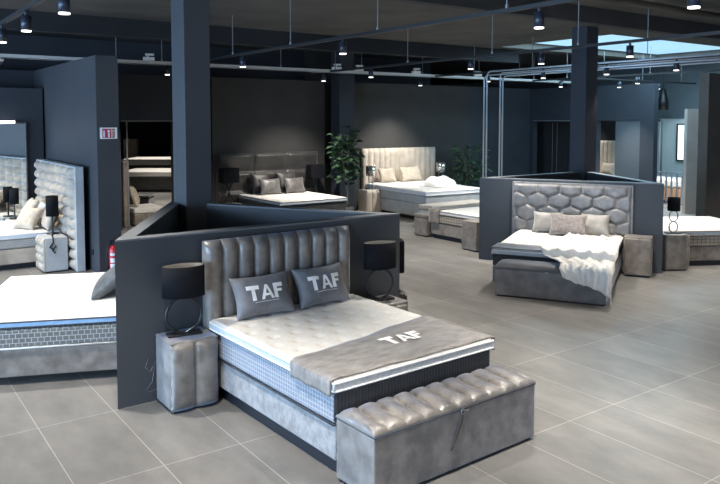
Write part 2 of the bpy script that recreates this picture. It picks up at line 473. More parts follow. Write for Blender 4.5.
# outer building wall right with bright doorway
bm = B()
box(bm, 22, 22.25, 13.72, 17.5, 0, 4.35); box(bm, 22, 22.25, 12.55, 13.72, 2.50, 4.35); box(bm, 22, 22.25, 3, 12.55, 0, 4.35)
struct('wall_right', bm, M['teal_wall'])
bm = B(); box(bm, 21.94, 22, 13.64, 13.74, 0, 2.50); box(bm, 21.94, 22, 12.5, 13.74, 2.44, 2.52); struct('trim_5', bm, M['pale_wall'])
bm = B(); box(bm, 24.4, 24.5, 11, 16, 0, 3); struct('wall_stair_room', bm, M['pale_wall'])
bm = B(); box(bm, 22.25, 24.4, 15.2, 15.3, 0, 3); struct('wall_stair_room_left', bm, M['pale_wall'])
area('daylight_stair_room', (23.3, 13.2, 2.9), (0, 0, 0), 1.4, 1.6, 42, (.62, .88, 1.0))
w2 = struct('window_2', (lambda b: (box(b, 24.36, 24.4, 14.08, 14.42, 1.06, 2.30), b)[1])(B()), M['win_glass'])
bm = B()
for a in ((14.03, 14.08, 1.01, 2.35), (14.42, 14.47, 1.01, 2.35), (14.03, 14.47, 1.01, 1.06), (14.03, 14.47, 2.30, 2.35)):
    box(bm, 24.33, 24.4, *a)
obj('window_frame', bm, M['black'], w2)
# dark building wall far behind
bm = B(); box(bm, -12, 26, 34.5, 34.7, 0, 4.35); struct('wall_back', bm, M['ceiling_dark'])
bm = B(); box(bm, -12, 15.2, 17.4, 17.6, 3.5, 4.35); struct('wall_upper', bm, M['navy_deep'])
bm = B(); box(bm, 26, 26.2, -8, 34.7, 0, 4.75); struct('wall_far_right', bm, M['teal_wall'])
# rooms' right column block and pale panel
bm = B(); box(bm, 15.35, 17.6, 8.40, 8.62, 0, 3.5); struct('wall_right_panel', bm, M['brown_panel'])
bm = B(); prism(bm, [(18.02, 10.42), (18.60, 10.05), (18.68, 10.18), (18.10, 10.55)], 0, 2.77); struct('wall_pale_panel', bm, M['warm_panel'])

# columns
def column(n, x0, x1, y0, y1, z1, mat):
    bm = B(); box(bm, x0, x1, y0, y1, 0, z1, .006, 1); return struct(n, bm, mat)
column('trim_column_1', 3.31, 3.64, 8.21, 8.61, 4.6, M['navy'])
column('trim_column_2', 11.77, 12.13, 8.90, 9.26, 4.3, M['navy_deep'])
column('trim_column_3', 10.37, 10.84, 15.4, 15.8, 4.35, M['navy_deep'])


# half-height partitions: triangles of three boards each
def partition_board(p, q, th, side, cap=True, label=''):
    p = Vector(p); q = Vector(q); d = (q - p).normalized(); n = Vector((-d.y, d.x)) * side
    bm = B(); prism(bm, [tuple(p), tuple(q), tuple(q + n * th), tuple(p + n * th)], 0, 1.445)
    return bm, (p, q, n, th)


def partition_triangle(n0, pts, th=.13):
    P, R, S = [Vector(p) for p in pts]           # counter-clockwise seen from above
    names = ['wall_partition_%d' % (n0 + k) for k in range(3)]
    c = (P + R + S) / 3
    C = [P, R, S]
    # inset corners
    inn = []
    for k in range(3):
        a = C[k]; inn.append(a + (c - a).normalized() * (th / sin(radians(30))))
    for k in range(3):
        a, b = C[k], C[(k + 1) % 3]; ia, ib = inn[k], inn[(k + 1) % 3]
        bm = B(); prism(bm, [tuple(a), tuple(b), tuple(ib), tuple(ia)], 0, 1.445)
        w = struct(names[k], bm, M['navy'])
        bm = B(); prism(bm, [tuple(a), tuple(b), tuple(ib), tuple(ia)], 1.445, 1.46)
        obj('wall_cap', bm, M['trim'], w)


partition_triangle(1, [(1.83, 6.13), (4.92, 6.13), (3.375, 8.81)])
partition_triangle(4, [(10.68, 6.54), (12.13, 9.13), (9.15, 9.14)])


# ------------------------------------------------------------------ bed pieces
def bed_base(parent, W, L, z0, z1, mat, y_head=-.12, leg_h=None, legmat=None, plinth=False, inset=.1):
    bm = B(); box(bm, -W / 2, W / 2, y_head - L, y_head, z0, z1, .015, 3); obj('base', bm, mat, parent)
    if plinth:
        bm = B(); box(bm, -W / 2 + .05, W / 2 - .05, y_head - L + .05, y_head - .02, 0, z0); obj('plinth', bm, M['plinth'], parent)
    else:
        for sx in (-1, 1):
            for yy in (y_head - L + .1, y_head - .12):
                bm = B(); box(bm, sx * (W / 2 - inset) - .025, sx * (W / 2 - inset) + .025, yy - .025, yy + .025, 0, z0, .004, 1)
                obj('leg', bm, legmat or M['black'], parent)


def box_mattress(parent, W, L, z0, z1, mats, y_head=-.12, name='mattress'):
    bm = B(); box(bm, -W / 2, W / 2, y_head - L, y_head, z0, z1, .02, 3)
    m = obj(name, bm, mats, parent)
    return m


def topper(parent, W, L, z0, z1, mat, side, tape, y_head=-.12, tuft=.2, depth=.008, name='topper'):
    """rounded topper pad with dimples on top, piping round both edges"""
    r = .028
    nx, ny = int(W / .022), int(L / .022)
    bm = B()

    def fn(u, v):
        x = (u - .5) * W; y = y_head - L + v * L
        # distance to edge
        e = min(W / 2 - abs(x), y - (y_head - L), y_head - y)
        z = z1 - (r * (1 - sqrt(max(0, 1 - (1 - min(1, e / r)) ** 2))))
        tx = (x / tuft); ty = (y / tuft)
        k = int(math.floor(ty)); ox = .5 * (k % 2)
        dx = ((tx + ox) % 1) - .5; dy = (ty % 1) - .5
        d = sqrt(dx * dx + (dy * 1.0) ** 2)
        z -= depth * math.exp(-(d / .15) ** 2) if e > .05 else 0
        return (x, y, z)
    relief(bm, nx, ny, fn, lambda u, v: ((u - .5) * W, y_head - L + v * L, z1 - r - .001))
    t = obj(name, bm, mat, parent, smooth=False)
    bm = B(); box(bm, -W / 2 - .004, W / 2 + .004, y_head - L - .004, y_head + .0, z0, z1 - r, .006, 2)
    obj('border', bm, side, t)
    for z, mt in ((z0 + .006, tape[0]), (z1 - r + .004, tape[1])):
        a, b, y0, y1 = -W / 2 - .004, W / 2 + .004, y_head - L - .004, y_head
        pts = []
        R = .03
        for cx, cy, a0 in ((b - R, y0 + R, -90), (b - R, y1 - R, 0), (a + R, y1 - R, 90), (a + R, y0 + R, 180)):
            for k in range(5):
                an = radians(a0 + k * 22.5); pts.append((cx + R * cos(an), cy + R * sin(an), z))
        bm = B(); tube(bm, pts, .008, 6, True); obj('piping', bm, mt, t)
    return t


def puffy_box(bm, x0, x1, y0, y1, z0, z1, r=.03):
    box(bm, x0, x1, y0, y1, z0, z1, r, 4)


# ================================================================== MAIN BED
YB = radians(2)
MB = (3.40, 6.10, 0)
bed = thing('box_spring_bed', 'large taupe velvet double bed in the foreground with channelled headboard and white dimpled topper', 'bed', MB, YB)
bed_base(bed, 1.56, 1.90, .115, .372, M['velvet_lit'], -.12, plinth=True)
bm = B(); box(bm, -.79, .79, -2.02, -.12, .382, .602, .02, 3)
for f in bm.faces:
    f.normal_update()
    if f.normal.y < -.7: f.material_index = 1  # foot face: ribbed, with the bench's shade put into its dark colour
mm = obj('mattress', bm, [M['quilt_grey'], M['quilt_dark']], bed)
for z in (.378, .606):
    bm = B(); tube(bm, [(-.795, -2.025, z), (.795, -2.025, z), (.795, -.12, z), (-.795, -.12, z)], .009, 6, True); obj('piping', bm, M['dark_tape'], mm)
topper(bed, 1.61, 1.92, .613, .700, M['mattress'], M['mattress_front'], (M['piping'], M['piping']), tuft=.205, depth=.024)
bm = B(); channel_panel(bm, 1.62, .05, 1.39, .03, 10, .085, per=16)
obj('headboard', bm, M['velvet'], bed)

# runner across the foot of the topper, hanging over both sides
RZ = .706
def runner_fn(u, v):
    # u along x incl. drops, v along y
    W = 1.62; drop = .12; tot = W + 2 * drop; s = u * tot - drop
    yb = -1.54 + .32 * u
    y = -2.026 + (yb + 2.026) * v + .010 * sin(9 * u + 1) * v
    wr = .004 * sin(23 * u + 6 * v) + .003 * sin(11 * v * 3 + 9 * u)
    if v < .06: wr -= .012 * (1 - v / .06)
    if s < 0: x = -W / 2 - .012 - .006 * sin(v * 14) * (-s / drop); z = RZ + s
    elif s > W: x = W / 2 + .012 + .006 * sin(v * 14) * ((s - W) / drop); z = RZ - (s - W)
    else:
        x = -W / 2 + s; z = RZ + wr
    e = min(s, W - s)
    if 0 <= e < .03: z -= .012 * (1 - e / .03)
    return (x, y, z)
bm = B(); sheet(bm, 70, 20, runner_fn, .008)
run = obj('bed_runner', bm, M['runner'], loc=MB, rot=(0, 0, YB))
tag(run, 'grey suede runner with white TAF lettering laid across the foot of the foreground bed', 'bed runner')
def mp_runner(a, b, l):
    return Vector((a + .16, -1.64 + b, RZ + .018))
bm = B(); lettering(bm, 'TAF', mp_runner, .175, .88); o = obj('lettering', bm, M['letter'], run); o['label'] = 'white letters TAF'

# the two lettered cushions
CW, CH, CT = .60, .39, .17
def taf_cushion(label, x, y, rz, seed):
    c = obj('cushion', cushion_bm(CW, CH, CT, 22, .007, seed), M['cushion_taf'], smooth=True, loc=(x, y - .06, .705), rot=(radians(-26), 0, rz))
    tag(c, label, 'cushion', 'lettered cushions on the foreground bed')
    def mpc(a, b, l):
        u = (a - .01) / (CW / 2); v = (b + .01) / (CH / 2)
        p = cushion_pt(CW, CH, CT, u, v, -1, .007, seed); p.y -= .006; return p
    bm = B(); lettering(bm, 'TAF', mpc, .15, 1.05); o = obj('lettering', bm, M['letter'], c); o['label'] = 'white letters TAF'
    bm = B()
    for k in range(17):
        a0 = -.13 + k * .0155
        q = [mpc(a0, -.098, 1), mpc(a0 + .011, -.098, 1), mpc(a0 + .011, -.092, 1), mpc(a0, -.092, 1)]
        bm.faces.new([bm.verts.new(p) for p in q])
    obj('small_print', bm, M['letter'], c)
taf_cushion('left slate grey TAF cushion leaning on the foreground headboard', 3.07, 5.80, radians(0), 1)
taf_cushion('right slate grey TAF cushion, the one nearer the black ring lamp at the wall end', 3.73, 5.83, radians(4), 4)

# storage bench at the foot
BN = (3.485, 3.845, 0)
bench = thing('storage_bench', 'taupe velvet storage bench with ribbed padded lid at the foot of the foreground bed', 'bench', BN, YB)
bm = B(); box(bm, -.80, .80, -.21, .21, .02, .440, .012, 3)
obj('body', bm, M['velvet'], bench)
bm = B(); box(bm, -.77, .77, -.18, .18, 0, .03); obj('plinth', bm, M['plinth'], bench)
bm = B()
def lidf(u, v):
    n = 10; x = (u - .5) * 1.60; y = -.213 + .426 * v
    q = 2 * v - 1
    sh = .30 * (1 - q * q) - .15 * q           # channels bow along their length
    s = (u * n + sh) % 1.0
    bul = sqrt(max(0, 1 - (2 * s - 1) ** 2))
    ed = min(1, min(u, 1 - u) * 1.62 / .06) ; ed = sqrt(max(0, 1 - (1 - ed) ** 2))
    dome = sqrt(max(0, 1 - abs(q) ** 3.2))
    return (x, y, .458 + .014 * dome * ed + .042 * bul * dome * ed)
relief(bm, 160, 24, lidf, lambda u, v: ((u - .5) * 1.60, -.213 + .426 * v, .443))
lid = obj('lid', bm, M['velvet'], bench)
bm = B(); tube(bm, [(-.80, -.212, .441), (.80, -.212, .441), (.80, .212, .441), (-.80, .212, .441)], .005, 6, True); obj('piping', bm, M['dark_tape'], lid)
bm = B(); sheet(bm, 2, 14, lambda u, v: (.0 + .012 * (u - .5) * 2 * (1 - .5 * v) - .115 * v ** 1.2, -.215 - .006 * sin(3 * v) - .003 * u, .435 - .265 * v), .004)
obj('crease_shade', bm, M['brown_panel'], bench)  # dark strip modelled in place of the shaded crease below the clasp
bm = B(); tube(bm, [(-.01 + .035 * sin(t) * .5, -.227, .447 - .03 * (1 - cos(t)) * .6) for t in [k * 2 * pi / 12 for k in range(12)]], .005, 6, True)
box(bm, .0, .05, -.229, -.217, .42, .43)
obj('clasp', bm, M['rod'], bench)


# nightstand with two padded channels
def nightstand(label, loc, rz, W, D, H, mat, n=2, amp=.04, group=None, taper=.0, seed=0):
    t = thing('nightstand', label, 'nightstand', loc, rz, group)
    bm = B()
    box(bm, -W / 2, W / 2, -D + .04, 0, .02, H - .015, .02, 3)
    obj('body', bm, mat, t)
    bm = B(); box(bm, -W / 2 + .03, W / 2 - .03, -D + .05, -.02, 0, .03); obj('plinth', bm, M['plinth'], t)
    bm = B()
    if n: channel_panel(bm, W, .02, H - .02, .0, n, amp, ybase=-D + .045, per=12, nz=16, edge=.05)
    else: box(bm, -W / 2 + .01, W / 2 - .01, -D, -D + .05, .03, H - .02, .02, 3)
    obj('front_panel', bm, mat, t, smooth=False)
    bm = B(); box(bm, -W / 2, W / 2, -D + .03, 0, H - .03, H, .014, 3); obj('top', bm, mat, t)
    return t


nightstand('taupe velvet nightstand left of the foreground bed, carrying a black ring lamp', (2.375, 6.11, 0), 0, .43, .40, .61, M['velvet'], amp=.06)
nightstand('taupe velvet nightstand right of the foreground bed, mostly hidden behind its mattress', (4.52, 6.11, 0), 0, .43, .40, .60, M['velvet'])


def ring_lamp(label, loc, rz, R=.155, sr=.185, sh=.27, group=None):
    t = thing('table_lamp', label, 'lamp', loc, rz, group)
    bm = B(); box(bm, -.15, .15, -.055, .055, 0, .022, .004, 1); obj('base', bm, M['black'], t)
    bm = B(); tube(bm, [(R * cos(a), 0, .022 + R + R * sin(a)) for a in [k * 2 * pi / 32 for k in range(32)]], .013, 8, True)
    obj('ring', bm, M['black'], t, smooth=True)
    z0 = .022 + 2 * R + .01
    bm = B(); cyl(bm, (0, 0, z0 - .03), (0, 0, z0 + .08), .011, 10); obj('stem', bm, M['black'], t)
    bm = B(); lathe(bm, [(sr, z0 + .0), (sr, z0 + sh), (sr - .006, z0 + sh), (sr - .006, z0 + .0), (sr, z0)], 36)
    s = obj('lamp_shade', bm, M['black_fabric'], t)
    s.scale = (1, .62, 1)
    bm = B(); lathe(bm, [(sr - .007, z0 + .004), (sr - .007, z0 + sh - .004), (sr - .009, z0 + sh - .004), (sr - .009, z0 + .004), (sr - .007, z0 + .004)], 36)
    l = obj('lining', bm, M['shade_in'], s)
    bm = B(); lathe(bm, [(0, z0 + .08), (.02, z0 + .09), (.03, z0 + .12), (.02, z0 + .15), (0, z0 + .155)], 12); obj('bulb', bm, M['white_plastic'], t)
    return t


ring_lamp('black ring-base table lamp on the nightstand left of the foreground bed', (2.355, 5.93, .61), radians(-8))
ring_lamp('black ring-base table lamp at the low wall end, right of the foreground headboard', (4.50, 5.93, .60), radians(-8))

# dark stand and lamp seen past the wall end
nightstand('black nightstand just past the end of the low partition behind the foreground bed', (5.02, 6.58, 0), radians(60), .30, .28, .50, M['black_velvet'], 0)
t = thing('table_lamp', 'black square-shaded lamp past the low partition end with a small side knob', 'lamp', (5.14, 6.51, .50), radians(60))
bm = B(); box(bm, -.07, .07, -.07, .07, 0, .02, .004, 1); cyl(bm, (0, 0, .02), (0, 0, .24), .02, 10); obj('base', bm, M['black'], t)
bm = B(); box(bm, -.11, .11, -.11, .11, .22, .60, .02, 3); obj('lamp_shade', bm, M['black_fabric'], t)

# cords
bm = B(); tube(bm, [(2.36, 5.90, .64), (2.48, 5.95, .68), (2.55, 6.0, .70)], .002, 6)
tag(obj('lamp_cord', bm, M['white_plastic'], loc=(0, 0, 0)), 'thin pale cord running off the left foreground ring lamp', 'cord')
bm = B(); tube(bm, [(2.10, 6.12, .40), (2.06, 6.09, .33), (2.10, 6.07, .29), (2.16, 6.10, .38), (2.13, 6.12, .18), (2.07, 6.11, .12), (2.10, 6.10, .10), (2.17, 6.09, .13)], .0016, 6)
tag(obj('power_cord', bm, M['rod']), 'pale power cord looping from behind the left foreground nightstand', 'cord')


# ================================================================== LEFT WHITE BED (L1) head on partition side wall
def camxy(X, Y):
    c, s = cos(.621), sin(.621); return (X * c + Y * s, -X * s + Y * c)
# wall 3 of triangle: from (3.375,8.81) to (1.83,6.13); outward normal (-.866,.5)
ax = radians(13) - .621          # direction from foot to head, scene frame
dx, dy = cos(ax), sin(ax)
foot_far = Vector(camxy(-4.19, 8.52)); side = Vector((dy, -dx))     # towards the viewer
L1W, L1L = 2.07, 1.96
wp = Vector((1.83, 6.13)); wn = Vector((-.866, .5)); L1L = 3.0
for sgn in (0, 1):
    cor = foot_far + side * (L1W + .02) * sgn
    L1L = min(L1L, ((cor - wp).dot(wn) - .03) / -Vector((dx, dy)).dot(wn))
head_c = foot_far + side * (L1W / 2) + Vector((dx, dy)) * L1L
rz = ax - pi / 2
b1 = thing('box_spring_bed', 'wide white-topped bed at left edge with blue topper border, set against the low partition', 'bed', (head_c.x, head_c.y, 0), rz)
bed_base(b1, L1W, L1L, .075, .345, M['velvet_brown'], 0, plinth=False, legmat=M['pipe'], inset=.03)
bm = B(); box(bm, -L1W / 2 - .01, L1W / 2 + .01, -L1L - .01, 0, .355, .53, .02, 3); m1 = obj('mattress', bm, M['quilt_taupe'], b1)
bm = B(); tube(bm, [(-L1W / 2 - .012, -L1L - .01, .352), (L1W / 2 + .012, -L1L - .01, .352), (L1W / 2 + .012, 0, .352), (-L1W / 2 - .012, 0, .352)], .008, 6, True); obj('piping', bm, M['piping'], m1)
topper(b1, L1W, L1L, .54, .62, M['mattress'], M['blue_band'], (M['dark_tape'], M['dark_tape']), y_head=0, tuft=.2, depth=.004)
bm = cushion_bm(.62, .46, .18, 18, .006, 3)
cl = head_c + side * .15 - Vector((dx, dy)) * .46
cc = obj('pillow', bm, M['pillow_dark'], smooth=True, loc=(cl.x, cl.y, .635), rot=(radians(-52), 0, rz + radians(0)))
tag(cc, 'slate grey pillow on the left white bed, half hidden by the partition corner', 'pillow')

# ================================================================== TUFTED BED (L2)
# head on exit wall, x = 3.22; local -y -> -x ; rz = -90deg
hb_y0, hb_y1 = 12.2, 15.05
b2 = thing('box_spring_bed', 'cream bed with tall wide tufted headboard standing along the grey exit wall', 'bed', (3.16, 13.9, 0), radians(-90))
# local x -> world -y ; local y -> world +x
def tuft(u, v):
    x = -(hb_y1 - 13.9) + (hb_y1 - hb_y0) * u; z = .02 + 1.68 * v
    a = abs(sin(pi * u * 7)); k = v * 10
    b = abs(sin(pi * k))
    return (x, -.12 - .095 * a ** .65 * b ** .5, z)
bm = B(); relief(bm, 112, 120, tuft, lambda u, v: (-(hb_y1 - 13.9) + (hb_y1 - hb_y0) * u, -.06, .02 + 1.68 * v))
hb = obj('headboard', bm, M['cream_tuft'], b2)
bm = B(); box(bm, -(hb_y1 - 13.9), 13.9 - hb_y0 + .03, -.135, 0, .0, 1.72, .008, 2); obj('headboard_frame', bm, M['cream_base'], b2)
bed_base(b2, 1.85, 2.05, .09, .34, M['cream_tuft'], -.19, plinth=True)
bm = B(); box(bm, -.92, .92, -2.24, -.19, .35, .50, .02, 3); m2 = obj('mattress', bm, M['quilt_light'], b2)
topper(b2, 1.85, 2.05, .51, .60, M['mattress'], M['mattress_cool'], (M['piping'], M['piping']), y_head=-.19, tuft=.25, depth=.003)

t = nightstand('cream nightstand with tufted front beside the tall tufted headboard', (2.935, 12.60, 0), radians(-90), .52, .40, .57, M['cream_base'], 0)
for ch in list(t.children):
    if ch.name.startswith('front_panel'):
        bpy.data.objects.remove(ch)
bm = B()
relief(bm, 30, 30, lambda u, v: (-.26 + .52 * u, -.37 - .045 * (abs(sin(pi * u * 3)) * abs(sin(pi * v * 4))) ** .45, .02 + .53 * v),
       lambda u, v: (-.26 + .52 * u, -.36, .02 + .53 * v))
obj('front_panel', bm, M['cream_tuft'], t)


def drum_lamp(label, loc, sr=.085, sh=.30, z0=.30, group=None, square=False, mat=None):
    t = thing('table_lamp', label, 'lamp', loc, 0, group)
    bm = B(); lathe(bm, [(0, 0), (.10, 0), (.10, .015), (.02, .022), (0, .022)], 20); obj('base', bm, M['black'], t)
    bm = B(); cyl(bm, (0, 0, .02), (0, 0, z0 + .05), .016, 8); obj('stem', bm, M['black'], t)
    bm = B(); lathe(bm, [(sr, z0), (sr, z0 + sh), (sr - .006, z0 + sh), (sr - .006, z0), (sr, z0)], 24); obj('lamp_shade', bm, mat or M['black_fabric'], t)
    return t
drum_lamp('slim black drum lamp on the cream nightstand beside the tufted headboard', (2.80, 12.80, .57), .10, .34, .30)
drum_lamp('black drum lamp standing beyond the tufted bed in front of the mirror', (2.60, 14.98, .60), .085, .30, .28)
nightstand('low grey nightstand squeezed between the tufted bed and the mirror', (2.62, 15.10, 0), 0, .34, .22, .60, M['cream_base'], 0)
bm = B(); tube(bm, [(2.80, 12.76, .59), (2.72, 12.50, .585), (2.70, 12.345, .58), (2.70, 12.33, .50), (2.65, 12.33, .42), (2.70, 12.33, .38), (2.74, 12.33, .44), (2.69, 12.33, .36), (2.73, 12.33, .32)], .012, 6)
tag(obj('lamp_cord', bm, M['black']), 'black cord and plug dangling down the side of the cream tufted nightstand', 'cord')

cushion('beige cushion nearest the viewer, tipped on the tufted bed', M['beige_cushion'], .48, .44, .18, (2.44, 13.38, .60), radians(-90 + 30), radians(35), 'beige cushions on the tufted bed', 2)
cushion('beige cushion standing behind the tipped one on the tufted bed', M['beige_cushion'], .50, .50, .18, (2.58, 14.05, .60), radians(-90), radians(25), 'beige cushions on the tufted bed', 5)
cushion('white cushion close against the tufted headboard, behind the beige ones', M['cream_base'], .46, .44, .16, (2.74, 13.66, .60), radians(-90), radians(18), None, 6)
cushion('pale cushion at the near side of the tufted headboard, partly behind the slim black lamp', M['cream_tuft'], .44, .40, .16, (2.76, 13.17, .60), radians(-90), radians(18), None, 8)

# mirror and its lamp bar
mi = thing('standing_mirror', 'tall frameless mirror at left edge reflecting the tufted headboard', 'mirror', (2.60, 15.20, 0), radians(6))
bm = B(); box(bm, -.35, .27, -.02, .0, .04, 2.40); obj('glass', bm, M['mirror'], mi)
bm = B(); box(bm, -.38, .31, .0, .04, 0, 2.43); box(bm, .27, .285, -.03, 0, .02, 2.43); obj('frame', bm, M['trim'], mi)
bm = B(); box(bm, 2.20, 2.68, 15.12, 15.17, 2.415, 2.465, .004, 1)
tag(obj('mirror_light', bm, M['spot_lens']), 'bright white light bar along the top of the mirror at left edge', 'light')
bm = B(); box(bm, -6, 3.22, 15.30, 15.45, 0, 3.1); struct('wall_left_return', bm, M['navy_deep'])

# exit sign etc.
es = thing('exit_sign', 'small white and red pictogram sign high on the end of the grey exit wall', 'sign', (3.44, 11.715, 2.27))
bm = B(); box(bm, -.135, .135, -.012, 0, -.09, .09, .002, 1); obj('plate', bm, M['sign_white'], es)
bm = B(); box(bm, -.10, .04, -.015, -.011, -.075, .07); o = obj('red_panel', bm, M['sign_red'], es)
bm = B(); box(bm, .05, .095, -.015, -.011, -.075, .07); obj('brown_panel', bm, M['sign_orange'], es)
bm = B()
box(bm, -.085, -.060, -.018, -.014, -.065, .02, .006, 1); box(bm, -.088, -.058, -.018, -.014, .025, .04)   # extinguisher pictogram
box(bm, -.012, .014, -.018, -.014, -.065, .01); box(bm, -.02, .02, -.018, -.014, .015, .05)
box(bm, .060, .066, -.018, -.014, -.06, .05); box(bm, .066, .085, -.018, -.014, .03, .04)
obj('pictogram', bm, M['sign_white'], es)
bm = B(); box(bm, 3.24, 3.26, 12.04, 12.12, .28, .36, .004, 1)
tag(obj('wall_socket', bm, M['black']), 'small dark wall socket low on the grey exit wall', 'socket')

fe = thing('fire_extinguisher', 'red fire extinguisher with white label standing at the end of the exit wall', 'fire extinguisher', (3.42, 11.50, 0))
bm = B(); lathe(bm, [(0, 0), (.068, 0), (.075, .02), (.075, .42), (.06, .47), (.03, .50), (0, .50)], 24); obj('cylinder', bm, M['red'], fe)
bm = B(); cyl(bm, (0, 0, .50), (0, 0, .54), .022, 12); box(bm, -.06, .03, -.012, .012, .54, .555); box(bm, -.06, .03, -.012, .012, .57, .582); obj('valve', bm, M['black'], fe)
bm = B(); tube(bm, [(-.02, 0, .53), (-.09, 0, .50), (-.105, 0, .40), (-.10, 0, .20), (-.09, 0, .13)], [.012, .012, .012, .012, .018], 8); obj('hose', bm, M['black'], fe)
bm = B()
for z0, z1 in ((.12, .21), (.23, .30), (.34, .38)):
    N = 10; V = []
    for k in range(N + 1):
        a = radians(-150 + 120 * k / N); V.append((bm.verts.new((.0765 * cos(a), .0765 * sin(a), z0)), bm.verts.new((.0765 * cos(a), .0765 * sin(a), z1))))
    for k in range(N): bm.faces.new((V[k][0], V[k + 1][0], V[k + 1][1], V[k][1]))
obj('label_sticker', bm, M['sign_white'], fe)

# ================================================================== HEX BED
a = radians(-59.5)
def lat(l, o, z=0):          # lateral along the partition, o outwards from it
    P = (9.15, 9.14); return (P[0] + l * cos(a) + o * sin(a), P[1] + l * sin(a) - o * cos(a), z)
LC = 1.58
b3 = thing('box_spring_bed', 'slate grey velvet bed with hexagon-padded headboard, cream throw over its foot', 'bed', lat(LC, .0), a)
HW = 1.92
def hexd(x, z):
    w, r = .362, .212; best = []
    j0 = int(round((z - .05) / r))
    for j in range(j0 - 2, j0 + 3):
        ox = w / 2 if j % 2 else 0
        i0 = int(round((x - ox) / w))
        for i in range(i0 - 1, i0 + 2):
            cx, cz = i * w + ox, .05 + j * r
            best.append(((x - cx) ** 2 + ((z - cz) * 1.48) ** 2))
    best.sort(); return sqrt(best[1]) - sqrt(best[0])
def hexf(u, v):
    x = (u - .5) * HW; z = .03 + 1.36 * v
    e = min(x + HW / 2, HW / 2 - x, 1.39 - z); d = hexd(x, z)
    k = min(1, d / .15); b = sqrt(max(0, 1 - (1 - k) ** 2))
    return (x, -.06 - .055 * b * min(1, e / .03), z)
bm = B(); relief(bm, 150, 110, hexf, lambda u, v: ((u - .5) * HW, -.02, .03 + 1.36 * v))
obj('headboard', bm, M['velvet_hex'], b3)
bm = B(); box(bm, -HW / 2 - .025, HW / 2 + .025, -.065, 0, 0, 1.415, .008, 2); obj('headboard_frame', bm, M['velvet_hex'], b3)
bed_base(b3, 1.66, 2.0, .09, .33, M['velvet_slate'], -.12, plinth=True)
bm = B(); box(bm, -.83, .83, -2.12, -.12, .34, .50, .02, 3); obj('mattress', bm, M['quilt_dark'], b3)
topper(b3, 1.68, 2.02, .51, .60, M['mattress'], M['mattress_front'], (M['dark_tape'], M['piping']), tuft=.22, depth=.003)

def run2(u, v):
    W = 1.70; drop = .07; tot = W + 2 * drop; s = u * tot - drop; y = -1.70 - .44 * (1 - v)
    if s < 0: return (-W / 2 - .01, y, .606 + s)
    if s > W: return (W / 2 + .01, y, .606 - (s - W))
    return (-W / 2 + s, y, .606 + .002 * sin(20 * u + 5 * v))
bm = B(); sheet(bm, 50, 8, run2, .007)
tag(obj('bed_runner', bm, M['velvet_slate'], loc=lat(LC, 0), rot=(0, 0, a)), 'plain slate velvet runner across the foot of the hexagon-headboard bed', 'bed runner')

bh = thing('storage_bench', 'slate blue velvet storage bench with plain padded lid at foot of hexagon-headboard bed', 'bench', lat(1.64, 2.36), a)
bm = B(); box(bm, -.75, .75, -.20, .20, .02, .40, .015, 3); obj('body', bm, M['velvet_slate'], bh)
bm = B(); box(bm, -.72, .72, -.17, .17, 0, .03); obj('plinth', bm, M['plinth'], bh)
bm = B(); relief(bm, 40, 14, lambda u, v: ((u - .5) * 1.52, -.21 + .42 * v, .415 + .075 * sqrt(max(0, 1 - abs(2 * v - 1) ** 3)) * sqrt(max(0, 1 - abs(2 * u - 1) ** 12))),
                 lambda u, v: ((u - .5) * 1.52, -.21 + .42 * v, .405)); obj('lid', bm, M['velvet_dark'], bh)
bm = B(); box(bm, -.04, .0, -.222, -.208, .385, .405, .003, 1); obj('pull_tab', bm, M['chrome'], bh)

# throw
def throw(u, v):
    # u across the bed (0 = left edge), v from pillows to the hanging hem
    s = v * (2.18 + .22 * u)                                    # arc length from head side
    y = -.62 - s; zt = .612
    if y > -2.15: pass
    w0 = .04 - .18 * ss((s - .1) / 1.2); w1 = .66 + .26 * ss((s - .3) / .8)
    w0 += .42 * ss((s - 1.45) / .8); w1 += -.02
    x = w0 + (w1 - w0) * u
    fold = .5 + .5 * sin(u * 30 + 2.4 * sin(s * 2.2) + 3 * v)
    fold2 = .5 + .5 * sin(s * 14 + u * 9 + 2 * sin(u * 7))
    h = .010 + .040 * fold ** 1.5 * (.45 + .55 * v) + .016 * fold2 * (1 - .6 * v)
    h += .012 * abs(sin(u * 17 + s * 9 + 2.1 * sin(u * 11 - s * 5))) + .009 * abs(sin(u * 31 - s * 13 + 1.7 * sin(s * 17)))
    e1 = 1.53
    if s <= e1: p = Vector((x, y, zt + h))
    elif s <= e1 + .12: k = (s - e1) / .12; p = Vector((x, -.62 - e1 - .02 * k, zt + h - .12 * k))
    elif s <= e1 + .12 + .40: k = (s - e1 - .12); p = Vector((x, -.62 - e1 - .02 - k, .505 + h))
    else:
        k = s - e1 - .52; p = Vector((x - .02 + .02 * sin(9 * u), -2.592 - h * 1.2, .49 + .01 - k - .02 * sin(u * 8)))
    over = p.x - .85                                 # right edge falls over the side
    if over > 0: p = Vector((.86 + over * .12 + .4 * h, p.y, p.z - over * 2.6))
    return p
bm = B(); sheet(bm, 110, 130, throw, .006)
tag(obj('throw_blanket', bm, M['blanket'], loc=lat(LC, 0), rot=(0, 0, a)), 'crumpled cream fleece throw spilling over the foot of the hexagon-headboard bed', 'blanket')
# hanging corner at the right of the bench
def tail(u, v):
    return (.80 + .16 * u + .02 * sin(u * 14) , -2.08 - .30 * u * .6 - .22 * v * (1 - u) - .03 * sin(u * 12), .60 - .52 * v * (.75 + .25 * u) + .01 * sin(8 * u))

